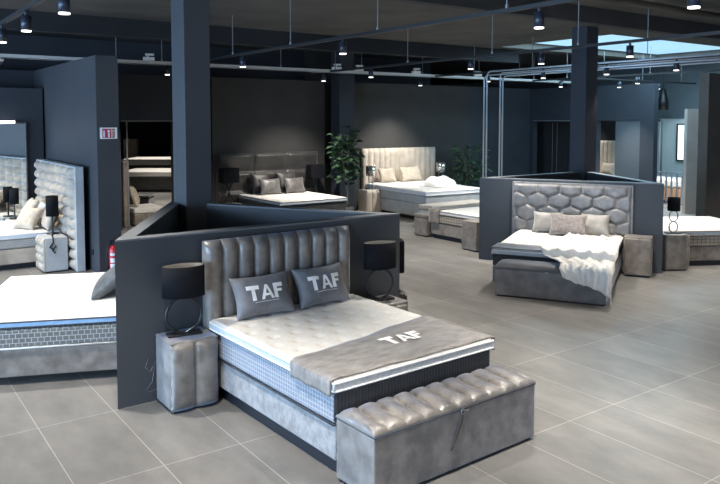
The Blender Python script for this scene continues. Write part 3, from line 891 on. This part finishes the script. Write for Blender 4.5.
cushion('beige cushion at the left in the row on the hexagon-headboard bed', M['grey_cushion'], .50, .38, .16, lat(1.24, .38, .605), a, radians(28), None, 3)
cushion('smooth grey cushion at the right in the row on the hexagon-headboard bed', M['grey_cushion'], .46, .38, .16, lat(2.00, .38, .605), a, radians(28), None, 9)
cushion('mauve-grey furry cushion in front of the two plain ones on the hexagon-headboard bed', M['fur_cushion'], .60, .38, .17, lat(1.60, .58, .605), a, radians(26), None, 7)

nightstand('taupe velvet nightstand with plain padded front, right of the hexagon headboard', lat(2.665, .125), a, .42, .35, .63, M['velvet_brown'], 0)

# ================================================================== RIGHT-EDGE BED
c60 = radians(60)
def lat2(l, o, z=0):
    return (10.68 + l * cos(c60) + o * sin(c60), 6.54 + l * sin(c60) - o * cos(c60), z)
b4 = thing('box_spring_bed', 'cream-topped bed with brown quilted side cut off by the right edge', 'bed', lat2(1.35, .02), c60)
bed_base(b4, 1.66, 2.0, .09, .33, M['velvet_brown'], -.10, plinth=True)
bm = B(); box(bm, -.84, .84, -2.12, -.10, .34, .51, .02, 3); obj('mattress', bm, M['quilt_brown'], b4)
topper(b4, 1.68, 2.02, .52, .62, M['mattress'], M['mattress_front'], (M['velvet_brown'], M['velvet_brown']), y_head=-.1, tuft=.25, depth=.003)
nightstand('taupe velvet nightstand left of the right-edge bed, carrying a twin-ring lamp', lat2(.33, .15), c60, .34, .42, .60, M['velvet_brown'], 0)

def twin_ring_lamp(label, loc, rz, shade, R=.075, sr=.09, sh=.16, group=None, ringmat=None):
    t = thing('table_lamp', label, 'lamp', loc, rz, group)
    ringmat = ringmat or M['rod']
    bm = B(); box(bm, -.13, .13, -.05, .05, 0, .018, .004, 1); obj('base', bm, M['black'], t)
    for k in range(2):
        bm = B(); tube(bm, [(R * .8 * cos(q), 0, .018 + R + k * 2 * R + R * sin(q)) for q in [i * 2 * pi / 24 for i in range(24)]], .010, 6, True)
        obj('ring', bm, ringmat, t, smooth=True)
    z0 = .018 + 4 * R
    bm = B(); lathe(bm, [(sr, z0), (sr, z0 + sh), (sr - .006, z0 + sh), (sr - .006, z0), (sr, z0)], 24); obj('lamp_shade', bm, shade, t)
    return t
twin_ring_lamp('dark twin-ring lamp on the nightstand of the right-edge bed', lat2(.33, .36, .60), radians(-35), M['black_fabric'], .09, .10, .22)

# ================================================================== BROWN BED behind the hexagon partition
b5 = thing('box_spring_bed', 'brown velvet bed with quilted side standing behind the hexagon partition', 'bed', (10.86, 9.30, 0), pi)
bed_base(b5, 1.70, 2.02, .09, .33, M['velvet_brown'], -.10, plinth=True)
bm = B(); box(bm, -.86, .86, -2.14, -.10, .34, .51, .02, 3); obj('mattress', bm, M['quilt_brown'], b5)
topper(b5, 1.72, 2.04, .52, .61, M['mattress'], M['mattress'], (M['velvet_brown'], M['velvet_brown']), y_head=-.1, tuft=.25, depth=.003)
def run3(u, v):
    W = 1.74; drop = .30; tot = W + 2 * drop; s = u * tot - drop; y = -1.83 - .32 * (1 - v)
    if s < 0: return (-W / 2 - .01, y, .616 + s)
    if s > W: return (W / 2 + .01, y, .616 - (s - W))
    return (-W / 2 + s, y, .616)
bm = B(); sheet(bm, 50, 6, run3, .008)
tag(obj('bed_runner', bm, M['velvet_brown'], loc=(10.86, 9.30, 0), rot=(0, 0, pi)), 'brown velvet runner folded over the foot of the brown bed', 'bed runner')
bb = thing('storage_bench', 'brown velvet block bench at the foot of the brown bed', 'bench', (10.80, 11.70, 0), pi)
bm = B(); box(bm, -.85, .85, -.20, .20, .02, .40, .015, 3); obj('body', bm, M['velvet_brown'], bb)
bm = B(); box(bm, -.86, .86, -.21, .21, .405, .47, .02, 3); obj('lid', bm, M['velvet_brown'], bb)
bm = B(); box(bm, -.82, .82, -.17, .17, 0, .03); obj('plinth', bm, M['plinth'], bb)
nightstand('brown velvet nightstand at the near end of the brown bed, beside the partition edge', (9.74, 9.62, 0), pi, .36, .42, .57, M['velvet_brown'], 0)

# ================================================================== CREAM BED
b6 = thing('box_spring_bed', 'cream bed with tall ivory channelled headboard against the charcoal back wall', 'bed', (12.52, 16.03, 0), radians(-5))
bm = B(); channel_panel(bm, 2.66, .03, 1.69, .03, 14, .075, x0=11.50 - 12.52, per=8, nz=20); obj('headboard', bm, M['cream_velvet'], b6, rot=(0, 0, radians(5)))
bed_base(b6, 1.78, 2.75, .10, .42, M['cream_base'], -.2, plinth=True)
bm = B(); box(bm, -.90, .90, -2.96, -.2, .43, .64, .02, 3); obj('mattress', bm, M['cream_base'], b6)
topper(b6, 1.82, 2.77, .65, .76, M['mattress'], M['mattress_cool'], (M['piping'], M['piping']), y_head=-.2, tuft=.3, depth=.003)
cushion('patterned pale cushion on the left of the cream bed', M['cream_tuft'], .55, .42, .16, (12.15, 15.62, .765), 0, radians(22), None, 2)
cushion('long cream cushion in the middle of the cream bed', M['beige_cushion'], .75, .44, .18, (12.95, 15.55, .765), 0, radians(24), None, 4)
# folded white duvet heap
bm = B()
def heap(u, v):
    x = (u - .5) * .95; y = (v - .5) * .75; r = 1 - min(1, (abs(2 * u - 1) ** 2.4 + abs(2 * v - 1) ** 2.4))
    return (x, y, .21 * r ** .45 * (1 + .16 * sin(11 * u + 5 * v) + .1 * sin(13 * v - 6 * u)) + .012)
relief(bm, 34, 30, heap, lambda u, v: ((u - .5) * .95, (v - .5) * .75, 0))
tag(obj('duvet', bm, M['blanket'], loc=(12.62, 14.05, .765), rot=(0, 0, .3)), 'bundled white duvet heaped on the foot of the cream bed', 'duvet')
t = nightstand('cream channelled nightstand left of the ivory channelled headboard', (11.08, 15.92, 0), 0, .48, .44, .64, M['cream_velvet'], 3)
t.location = (11.32, 15.58, 0)
twin_ring_lamp('silver twin-ring lamp with mercury glass shade on the cream channelled nightstand', (11.34, 15.36, .64), radians(-20), M['smoke_glass'], .085, .13, .27)
nightstand('cream nightstand right of the cream bed, nearly hidden', (13.85, 15.55, 0), 0, .48, .44, .64, M['cream_velvet'], 3)
twin_ring_lamp('silver twin-ring lamp with glass shade right of the cream bed', (13.80, 15.33, .64), radians(-20), M['smoke_glass'], .085, .13, .27)
bc = thing('storage_bench', 'low cream upholstered bench at the foot of the cream bed', 'bench', (11.85, 12.72, 0), radians(2))
bm = B(); box(bm, -.92, .92, -.22, .22, .03, .38, .02, 3); obj('body', bm, M['cream_base'], bc)
bm = B(); box(bm, -.93, .93, -.23, .23, .385, .50, .035, 4); obj('seat_pad', bm, M['cream_velvet'], bc)
bm = B(); box(bm, -.88, .88, -.18, .18, 0, .04); obj('plinth', bm, M['plinth'], bc)

# ================================================================== BLACK BED
b7 = thing('box_spring_bed', 'black upholstered bed with panelled black headboard against the charcoal wall', 'bed', (8.63, 16.03, 0), 0)
bm = B()
def dkf(u, v):
    x = 7.22 - 8.63 + 2.84 * u; z = .02 + 1.64 * v
    row = v * 3.6 + .4; k = int(row); s = row - k
    cu = (u * 3 + (.0 if k % 2 else .0)) % 1
    b = (max(0, 1 - (2 * s - 1) ** 4) * max(0, 1 - (2 * cu - 1) ** 8)) ** .5 if u < 1 else 0
    return (x, -.05 - .13 * b * (.25 + .9 * s ** 1.5), z)
relief(bm, 72, 64, dkf, lambda u, v: (7.22 - 8.63 + 2.84 * u, 0, .02 + 1.64 * v)); obj('headboard', bm, M['black_velvet'], b7)
bed_base(b7, 1.74, 2.05, .09, .38, M['black_velvet'], -.12, plinth=True)
bm = B(); box(bm, -.88, .88, -2.18, -.12, .39, .58, .02, 3); obj('mattress', bm, M['black_velvet'], b7)
topper(b7, 1.78, 2.08, .59, .68, M['mattress'], M['mattress_front'], (M['dark_tape'], M['dark_tape']), tuft=.3, depth=.003)
for k, (x, y, w, h, mt, lb) in enumerate(((8.25, 15.62, .50, .54, 'black_velvet', 'black cushion standing at the back left on the black bed'),
                                           (8.98, 15.62, .56, .54, 'black_velvet', 'black cushion standing at the back right on the black bed'),
                                           (8.36, 15.36, .58, .40, 'silver_cushion', 'pewter satin cushion at the front left on the black bed'),
                                           (9.03, 15.34, .56, .40, 'silver_cushion', 'pewter satin cushion at the front right on the black bed'))):
    cushion(lb, M[mt], w, h, .17, (x, y, .685), 0, radians(20), None, k)
for x, lb, lb2 in ((7.40, 'low black nightstand left of the black bed', 'black square-shaded lamp left of the black bed'), (9.82, 'low black nightstand right of the black bed', 'black square-shaded lamp right of the black bed')):
    nightstand(lb, (x, 15.85, 0), 0, .50, .42, .50, M['black_velvet'], 0)
    t = thing('table_lamp', lb2, 'lamp', (x, 15.68, .50))
    bm = B()
    for s in (-1, 1):
        tube(bm, [(s * .13, 0, .01), (-s * .10, 0, .50)], .010, 6); tube(bm, [(0, s * .10, .01), (0, -s * .08, .50)], .010, 6)
    obj('base', bm, M['black'], t)
    bm = B(); box(bm, -.21, .21, -.13, .13, .49, .84, .01, 2); obj('lamp_shade', bm, M['black_fabric'], t)

# round pouf in front of the black bed right
px_, py_ = 8.95, 12.75
pf = thing('pouf', 'round beige pouf showing above the low partition, in front of the black bed', 'pouf', (px_, py_, 0))
bm = B(); lathe(bm, [(0, .03), (.46, .03), (.50, .08), (.50, .30), (.47, .36), (0, .36)], 36); obj('body', bm, M['cream_velvet'], pf)
bm = B(); lathe(bm, [(0, .37), (.48, .37), (.51, .40), (.49, .44), (.40, .46), (0, .465)], 36); obj('seat_pad', bm, M['beige_cushion'], pf)

# ================================================================== beds through the back-left opening
t = thing('box_spring_bed', 'dark-based bed with white top seen through the back-left opening, nearer one', 'bed', (9.6, 26.0, 0), radians(-35))
bed_base(t, 2.0, 2.0, .08, .52, M['black_velvet'], 0, plinth=True)
bm = B(); box(bm, -1.02, 1.02, -2.02, 0, .53, .70, .03, 3); obj('mattress', bm, M['mattress'], t)
t = thing('box_spring_bed', 'white bed further back seen through the back-left opening', 'bed', (11.4, 30.6, 0), radians(-35))
bed_base(t, 2.4, 1.9, .10, .62, M['black_velvet'], 0, plinth=True)
bm = B(); box(bm, -1.22, 1.22, -1.95, 0, .63, .88, .03, 3); obj('mattress', bm, M['blanket'], t)
sh = thing('shelf_unit', 'pale shelf unit behind the beds in the back-left opening', 'shelf', (10.85, 33.4, 0), radians(-35))
bm = B(); box(bm, -.3, .3, -.25, .1, 0, 1.6); obj('body', bm, M['beige_cushion'], sh)
bm = B()
for z in (.5, .9, 1.3): box(bm, -.28, .28, -.27, -.25, z, z + .03)
obj('shelf', bm, M['oak'], sh)
hbp = thing('headboard_panel', 'brown upholstered headboard panel edge-on at the left of the back opening', 'headboard', (5.25, 16.62, 0))
bm = B(); box(bm, -.07, .07, -.05, 1.4, 0, 1.55, .03, 3); obj('panel', bm, M['velvet_brown'], hbp)
cushion('beige cushion leaning low by the brown panel in the back-left opening', M['beige_cushion'], .5, .5, .18, (5.62, 16.9, .45), radians(70), radians(20), None, 3)
bs = thing('ottoman', 'black cube ottoman on the floor beyond the back-left opening', 'ottoman', (6.45, 19.2, 0), radians(-35))
bm = B(); box(bm, -.30, .30, -.30, .30, .02, .40, .03, 3); obj('body', bm, M['black_velvet'], bs)
bm = B(); box(bm, -.31, .31, -.31, .31, .405, .48, .03, 3); obj('cushion_top', bm, M['black_velvet'], bs)
low = thing('daybed', 'low pale daybed just inside the back-left opening', 'bed', (5.75, 16.95, 0))
bm = B(); box(bm, -.35, .35, -.45, .35, .05, .30, .02, 2); obj('base', bm, M['velvet_brown'], low)
bm = B(); box(bm, -.36, .36, -.46, .36, .305, .44, .03, 3); obj('mattress', bm, M['mattress'], low)

# niche: cream headboard with cushion behind the right doorway
ch = thing('box_spring_bed', 'cream channelled headboard and bed seen through the doorway beside the dark column', 'bed', (20.38, 14.3, 0), radians(-90))
bm = B(); channel_panel(bm, 2.2, .03, 1.80, .05, 14, .04); obj('headboard', bm, M['cream_velvet'], ch)
bm = B(); box(bm, -.8, .8, -1.1, -.12, .1, .7, .03, 3); obj('base', bm, M['velvet_brown'], ch)
cushion('round-cornered beige cushion on the bed behind the doorway', M['beige_cushion'], .55, .42, .2, (20.0, 14.25, .70), radians(-90), radians(20), None, 3)
wr = thing('wardrobe', 'black wardrobe with thin metal door edges in the right back niche', 'wardrobe', (18.95, 14.98, 0))
bm = B(); box(bm, -.02, .12, -.95, .95, 0, 2.40); obj('body', bm, M['black'], wr)
for y0, y1 in ((-.94, -.02), (.0, .58), (.62, .94)):
    bm = B(); box(bm, -.04, -.02, y0, y1, .02, 2.38); obj('door', bm, M['ceiling_dark'], wr)
bm = B(); box(bm, -.05, -.04, .585, .60, .02, 2.38); box(bm, -.05, -.04, .40, .415, .02, 2.38); obj('handle', bm, M['trim'], wr)

# railing by the stair
rl = thing('stair_railing', 'low dark stair railing with pale balusters in front of the bright doorway', 'railing', (19.0, 11.7, 0))
bm = B(); box(bm, -.025, .025, -1.3, .9, .97, 1.01); obj('handrail', bm, M['pipe'], rl)
bm = B(); box(bm, -.02, .02, -1.3, .9, .10, .14); obj('bottom_rail', bm, M['rod'], rl)
for k in range(14):
    y = -1.25 + k * .16; bm = B(); box(bm, -.018, .018, y - .018, y + .018, 0 if k % 13 == 0 else .14, .97); obj('baluster', bm, M['pipe'], rl)
wb = thing('daybed', 'bright white daybed behind the stair railing', 'bed', (20.6, 12.2, 0))
bm = B(); box(bm, -.5, .5, -1.6, 1.0, .05, .45, .02, 2); obj('base', bm, M['oak'], wb)
bm = B(); box(bm, -.51, .51, -1.61, 1.01, .455, .70, .05, 3); obj('mattress', bm, M['blanket'], wb)
# dark hanging speaker on right wall
sp = thing('wall_speaker', 'dark tapered pendant speaker high before the grey-blue wall', 'speaker', (20.9, 12.9, 2.80))
bm = B(); lathe(bm, [(0, 0), (.17, 0), (.16, .25), (.07, .62), (.03, .66), (0, .66)], 16); obj('body', bm, M['black'], sp)
bm = B(); cyl(bm, (0, 0, .66), (0, 0, 1.55), .008, 6); obj('cable', bm, M['black'], sp)


# ================================================================== PLANTS
def plant(label, loc, h, nleaf, lmin, lmax, spread, mat, zlo, seed, stems=3):
    r = random.Random(seed)
    t = thing('potted_tree', label, 'plant', loc)
    bm = B(); lathe(bm, [(0, 0), (.15, 0), (.20, .34), (.18, .34), (.16, .30), (0, .30)], 24); obj('pot', bm, M['pot'], t)
    bm = B(); ends = []
    for k in range(stems):
        an = 2 * pi * k / stems + .4; pts = []
        for i in range(7):
            q = i / 6; pts.append((cos(an) * spread * .35 * q ** 1.4 + .03 * sin(5 * q + k), sin(an) * spread * .35 * q ** 1.4, .28 + (h * (.98 - .1 * k) - .28) * q))
        tube(bm, pts, [.022 * (1 - .75 * i / 6) for i in range(7)], 7); ends.append(pts)
    obj('trunk', bm, M['bark'], t)
    bm = B()
    for n in range(nleaf):
        pts = ends[n % stems]; q = zlo + (1 - zlo) * r.random()
        i = min(5, int(q * 6)); f = q * 6 - i; p = Vector(pts[i]).lerp(Vector(pts[i + 1]), f)
        an = r.uniform(0, 2 * pi); rad = spread * r.uniform(.05, 1) * (1.15 - .8 * abs(q - .55)); up = r.uniform(-.15, .7)
        c = p + Vector((cos(an) * rad, sin(an) * rad, r.uniform(-.1, .12)))
        L = r.uniform(lmin, lmax); d = Vector((cos(an), sin(an), up)).normalized(); s = d.cross(Vector((0, 0, 1))).normalized(); s = (s + Vector((0, 0, r.uniform(-.6, .6)))).normalized()
        nrm = s.cross(d).normalized(); W = L * .36 if mat == M['leaf'] else L * .2
        rows = []
        for k in range(5):
            a_ = k / 4; w = W * sin(pi * min(1, a_ * .92 + .04)) ** .7
            m_ = c + d * L * a_ - Vector((0, 0, 1)) * L * .3 * a_ * a_
            rows.append((bm.verts.new(m_ - s * w - nrm * w * -.3), bm.verts.new(m_), bm.verts.new(m_ + s * w + nrm * w * .3)))
        for A_, C_ in zip(rows, rows[1:]):
            for k in (0, 1):
                fc = bm.faces.new((A_[k], A_[k + 1], C_[k + 1], C_[k])); fc.smooth = True
    obj('foliage', bm, mat, t)
    return t
plant('tall broad-leaved potted tree between the black bed and the cream bed', (10.14, 14.75, 0), 2.30, 330, .14, .22, .29, M['leaf'], .42, 3)
plant('bushy fine-leaved dark potted tree right of the cream bed', (14.65, 15.1, 0), 1.85, 420, .14, .24, .50, M['leaf_dark'], .25, 9, 4)


# ================================================================== TRACKS, TRAY, SPOTS
ZR = 3.6
def track(label, x, y0, y1, rods, group='lighting tracks', along='y'):
    t = thing('lighting_track', label, 'track', (x, y0, ZR), 0)
    bm = B(); L = y1 - y0
    if along == 'y': box(bm, -.022, .022, 0, L, -.02, .022)
    else: box(bm, 0, L, -.022, .022, -.02, .022)
    obj('rail', bm, M['rail'], t)
    for q in rods:
        zt = 4.6 if (along == 'y' and q < 8.6) or (along != 'y' and y0 < 8.6) else 4.3
        bm = B()
        p = (0, q - y0, .02) if along == 'y' else (q - x, 0, .02)
        cyl(bm, p, (p[0], p[1], zt - ZR), .008, 6); cyl(bm, (p[0], p[1], .0), (p[0], p[1], .06), .018, 8)
        obj('suspension_rod', bm, M['rod'], t)
    return t
track('nearest lighting track crossing the top left corner', 1.54, 0.5, 12.5, [6.0, 9.6])
track('long lighting track reaching from behind the left column to the top centre', 5.57, 0, 13.6, [5.2, 7.4, 9.6, 11.6])
track('lighting track passing in front of the dark right column', 9.18, 2, 15.4, [3.6, 7.1, 8.9, 11.2, 13.8])
track('lighting track above the hexagon bed, third from the top at the right', 12.40, 3, 15.0, [5.6, 8.0, 10.8, 12.6])
track('farther lighting track over the stair end, fourth from the top at the right', 16.1, 4, 15.6, [8.2, 10.3, 12.8, 14.5])
track('short far track running crosswise below the skylight', 16.2, 12.35, 21.4, [17.2, 19.4], along='x') if False else None
t = thing('lighting_track', 'farthest low track crossing below the skylight at the right', 'track', (16.3, 12.2, ZR))
bm = B(); box(bm, 0, 5.2, -.02, .02, -.02, .02); obj('rail', bm, M['rail'], t)
for q in (.6, 2.4, 4.4):
    bm = B(); cyl(bm, (q, 0, 0), (q, 0, .75), .007, 6); obj('suspension_rod', bm, M['rod'], t)

tr = thing('cable_tray', 'long pale metal cable tray hung across the whole back of the showroom', 'cable tray', (-3, 14.05, ZR))
bm = B(); box(bm, 0, 21, -.06, .06, -.03, -.02); box(bm, 0, 21, -.06, -.052, -.03, .04); box(bm, 0, 21, .052, .06, -.03, .04); obj('channel', bm, M['tray'], tr)
for q in (1.2, 7.3, 8.2, 10.9, 13.1, 15.0, 17.0, 19.2):
    bm = B(); cyl(bm, (q, 0, -.02), (q, 0, .74), .009, 6); cyl(bm, (q, 0, .03), (q, 0, .09), .02, 8); obj('suspension_rod', bm, M['rod'], tr)

spots = [(1.56, 6.5, 'nearest, beside the top left corner'), (1.55, 8.01, 'second along the top left track'), (1.54, 9.33, 'at the left edge of the photo on the nearest track'),
         (5.58, 11.24, 'in front of the charcoal wall, right of the left column'), (5.6, 8.23, 'top centre, above the potted tree'), (5.6, 4.8, 'large one near the top, left of the dark right column'),
         (5.6, 3.21, 'largest one at the top right corner'),
         (9.1, 9.34, 'above the right side of the cream bed, on the second track'), (9.18, 6.2, 'just right of the dark column top'), (9.2, 7.83, 'left of the dark column, upper one of three'),
         (12.4, 7.41, 'far right on the third track'), (12.4, 8.89, 'right beside the dark column on the third track'), (12.4, 10.49, 'left of the dark column, middle one of three'), (12.4, 12.14, 'just right of the vertical pipe tops'),
         (12.4, 14.6, 'small one above the cream headboard'), (9.15, 12.39, 'above the broad-leaved tree on the tray line'), (9.15, 14.25, 'small one at the right end of the charcoal panel'),
         (16.1, 13.0, 'left of the dark column, lowest one of three'), (16.1, 10.64, 'centre of the skylight area, on the fourth track'), (16.1, 8.9, 'touching the right wall panel top, on the fourth track')]
SPOT_WALL = SPOT.copy(); SPOT_WALL.energy = 340
def spotlight(x, y, label, light=True, zt=ZR - .02, e=None):
    t = thing('spotlight', 'black cylinder spotlight ' + label, 'spotlight', (x, y, zt), 0, 'track spotlights')
    bm = B(); cyl(bm, (0, 0, 0), (0, 0, -.05), .018, 8); lathe(bm, [(0, -.04), (.05, -.04), (.05, -.19), (.045, -.19), (.045, -.185), (0, -.185)], 20); obj('body', bm, M['spot_body'], t)
    bm = B(); lathe(bm, [(0, -.190), (.047, -.190), (.047, -.202), (0, -.202)], 20); obj('lens', bm, M['spot_lens'], t)
    if light:
        back = y > 12 and x < 13
        l = bpy.data.objects.new('spot_beam', SPOT_WALL if back else SPOT); COL.objects.link(l); l.parent = t; l.location = (0, 0, -.22)
        if back: l.rotation_euler = (radians(22), 0, 0)
    return t
for x, y, lb in spots: spotlight(x, y, lb)
for x, y, lb in ((19.0, 12.2, 'glowing one on the farthest low track'), (19.5, 12.2, 'right-hand one on the farthest low track'), (17.6, 12.2, 'left-hand one on the farthest low track')):
    spotlight(x, y, lb)
for x, y, lb in ((5.31, 14.05, 'under the cable tray beside the left column'), (2.0, 14.05, 'under the cable tray at the far left')): spotlight(x, y, lb, x > 3)
# added spot beams without fittings, to brighten foreground, headboards and back room
for x, y in ((3.9, 3.5), (1.54, 4.6), (1.54, 2.9), (1.54, 11.2), (5.57, 6.4), (5.57, 1.6), (5.57, 9.8), (9.18, 4.4), (9.18, 10.8), (12.4, 5.8), (12.4, 4.2), (-1.6, 9.2), (-1.6, 11.0), (-1.6, 12.8), (-1.2, 7.6), (7.0, 18.6), (8.6, 19.6), (6.2, 20.4), (19.6, 15.4), (16.1, 6.5), (1.7, 13.2), (1.5, 14.5), (8.0, 22.5), (9.2, 25.0), (10.6, 29.5)):
    l = bpy.data.objects.new('spot_beam', SPOT); COL.objects.link(l); l.location = (x, y, 3.37)

# little white devices on the tray
def proj(label, x, y, z=ZR + .04):
    t = thing('emergency_light', label, 'emergency light', (x, y, z), radians(-20))
    bm = B(); box(bm, -.11, .11, -.05, .05, 0, .07, .008, 2); obj('housing', bm, M['white_plastic'], t)
    bm = B(); box(bm, -.07, .10, -.04, .04, .10, .14, .008, 2); cyl(bm, (-.02, 0, .06), (-.02, 0, .11), .02, 8); obj('head', bm, M['white_plastic'], t)
proj('white boxy fixture on the cable tray just left of the left column', 4.92, 14.0)
proj('white fixture on the cable tray before the recess column, left of the pair', 9.35, 14.0)
proj('white fixture on the cable tray before the recess column, right of the pair', 9.98, 14.0)
proj('white fixture on the cable tray above the ivory headboard', 11.75, 14.0)
proj('white fixture on the cable tray left of the vertical pipes', 13.9, 14.0)
t = thing('dome_camera', 'white dome camera under the cable tray at the far left', 'camera', (2.25, 14.05, ZR - .03))
bm = B(); lathe(bm, [(0, 0), (.09, 0), (.09, -.05), (.07, -.06), (0, -.06)], 20); obj('mount', bm, M['white_plastic'], t)
bm = B(); lathe(bm, [(.07, -.06), (.062, -.10), (.035, -.125), (0, -.13)], 20); obj('dome', bm, M['rod'], t)

# conduits rising behind the hexagon partition, bending forward under the ceiling
for x, y, z, lb in ((12.17, 11.95, 3.60, 'leftmost of the four upright metal conduits behind the hexagon partition'), (12.23, 12.1, 3.52, 'second from left of the four upright metal conduits'),
                 (12.66, 12.0, 3.60, 'third from left of the four upright metal conduits'), (12.80, 12.05, 3.52, 'rightmost of the four upright metal conduits')):
    bm = B(); pts = [(x, y, 0), (x, y, z - .12)] + [(x, y - .12 + .12 * cos(q), z - .12 + .12 * sin(q)) for q in (pi / 6, pi / 3, pi / 2)] + [(x, 6.0, z)]
    tube(bm, pts, .019, 8)
    tag(obj('conduit_pipe', bm, M['pipe']), lb, 'pipe', 'upright conduits behind the hexagon partition')
# ceiling pipe near top right
bm = B(); tube(bm, [(4, 7.3, 4.45), (16, 7.3, 4.45)], .06, 10)
tag(obj('ceiling_duct', bm, M['ceiling']), 'long pale pipe under the ceiling in front of the beam at the top right', 'pipe')
bm = B(); tube(bm, [(7.6 + .35 * cos(q), 7.9 + .18 * sin(q), 4.48) for q in [k * 2 * pi / 20 for k in range(20)]], .05, 8, True)
tag(obj('cable_coil', bm, M['ceiling']), 'looped flexible duct coil on the ceiling near the top right', 'duct')
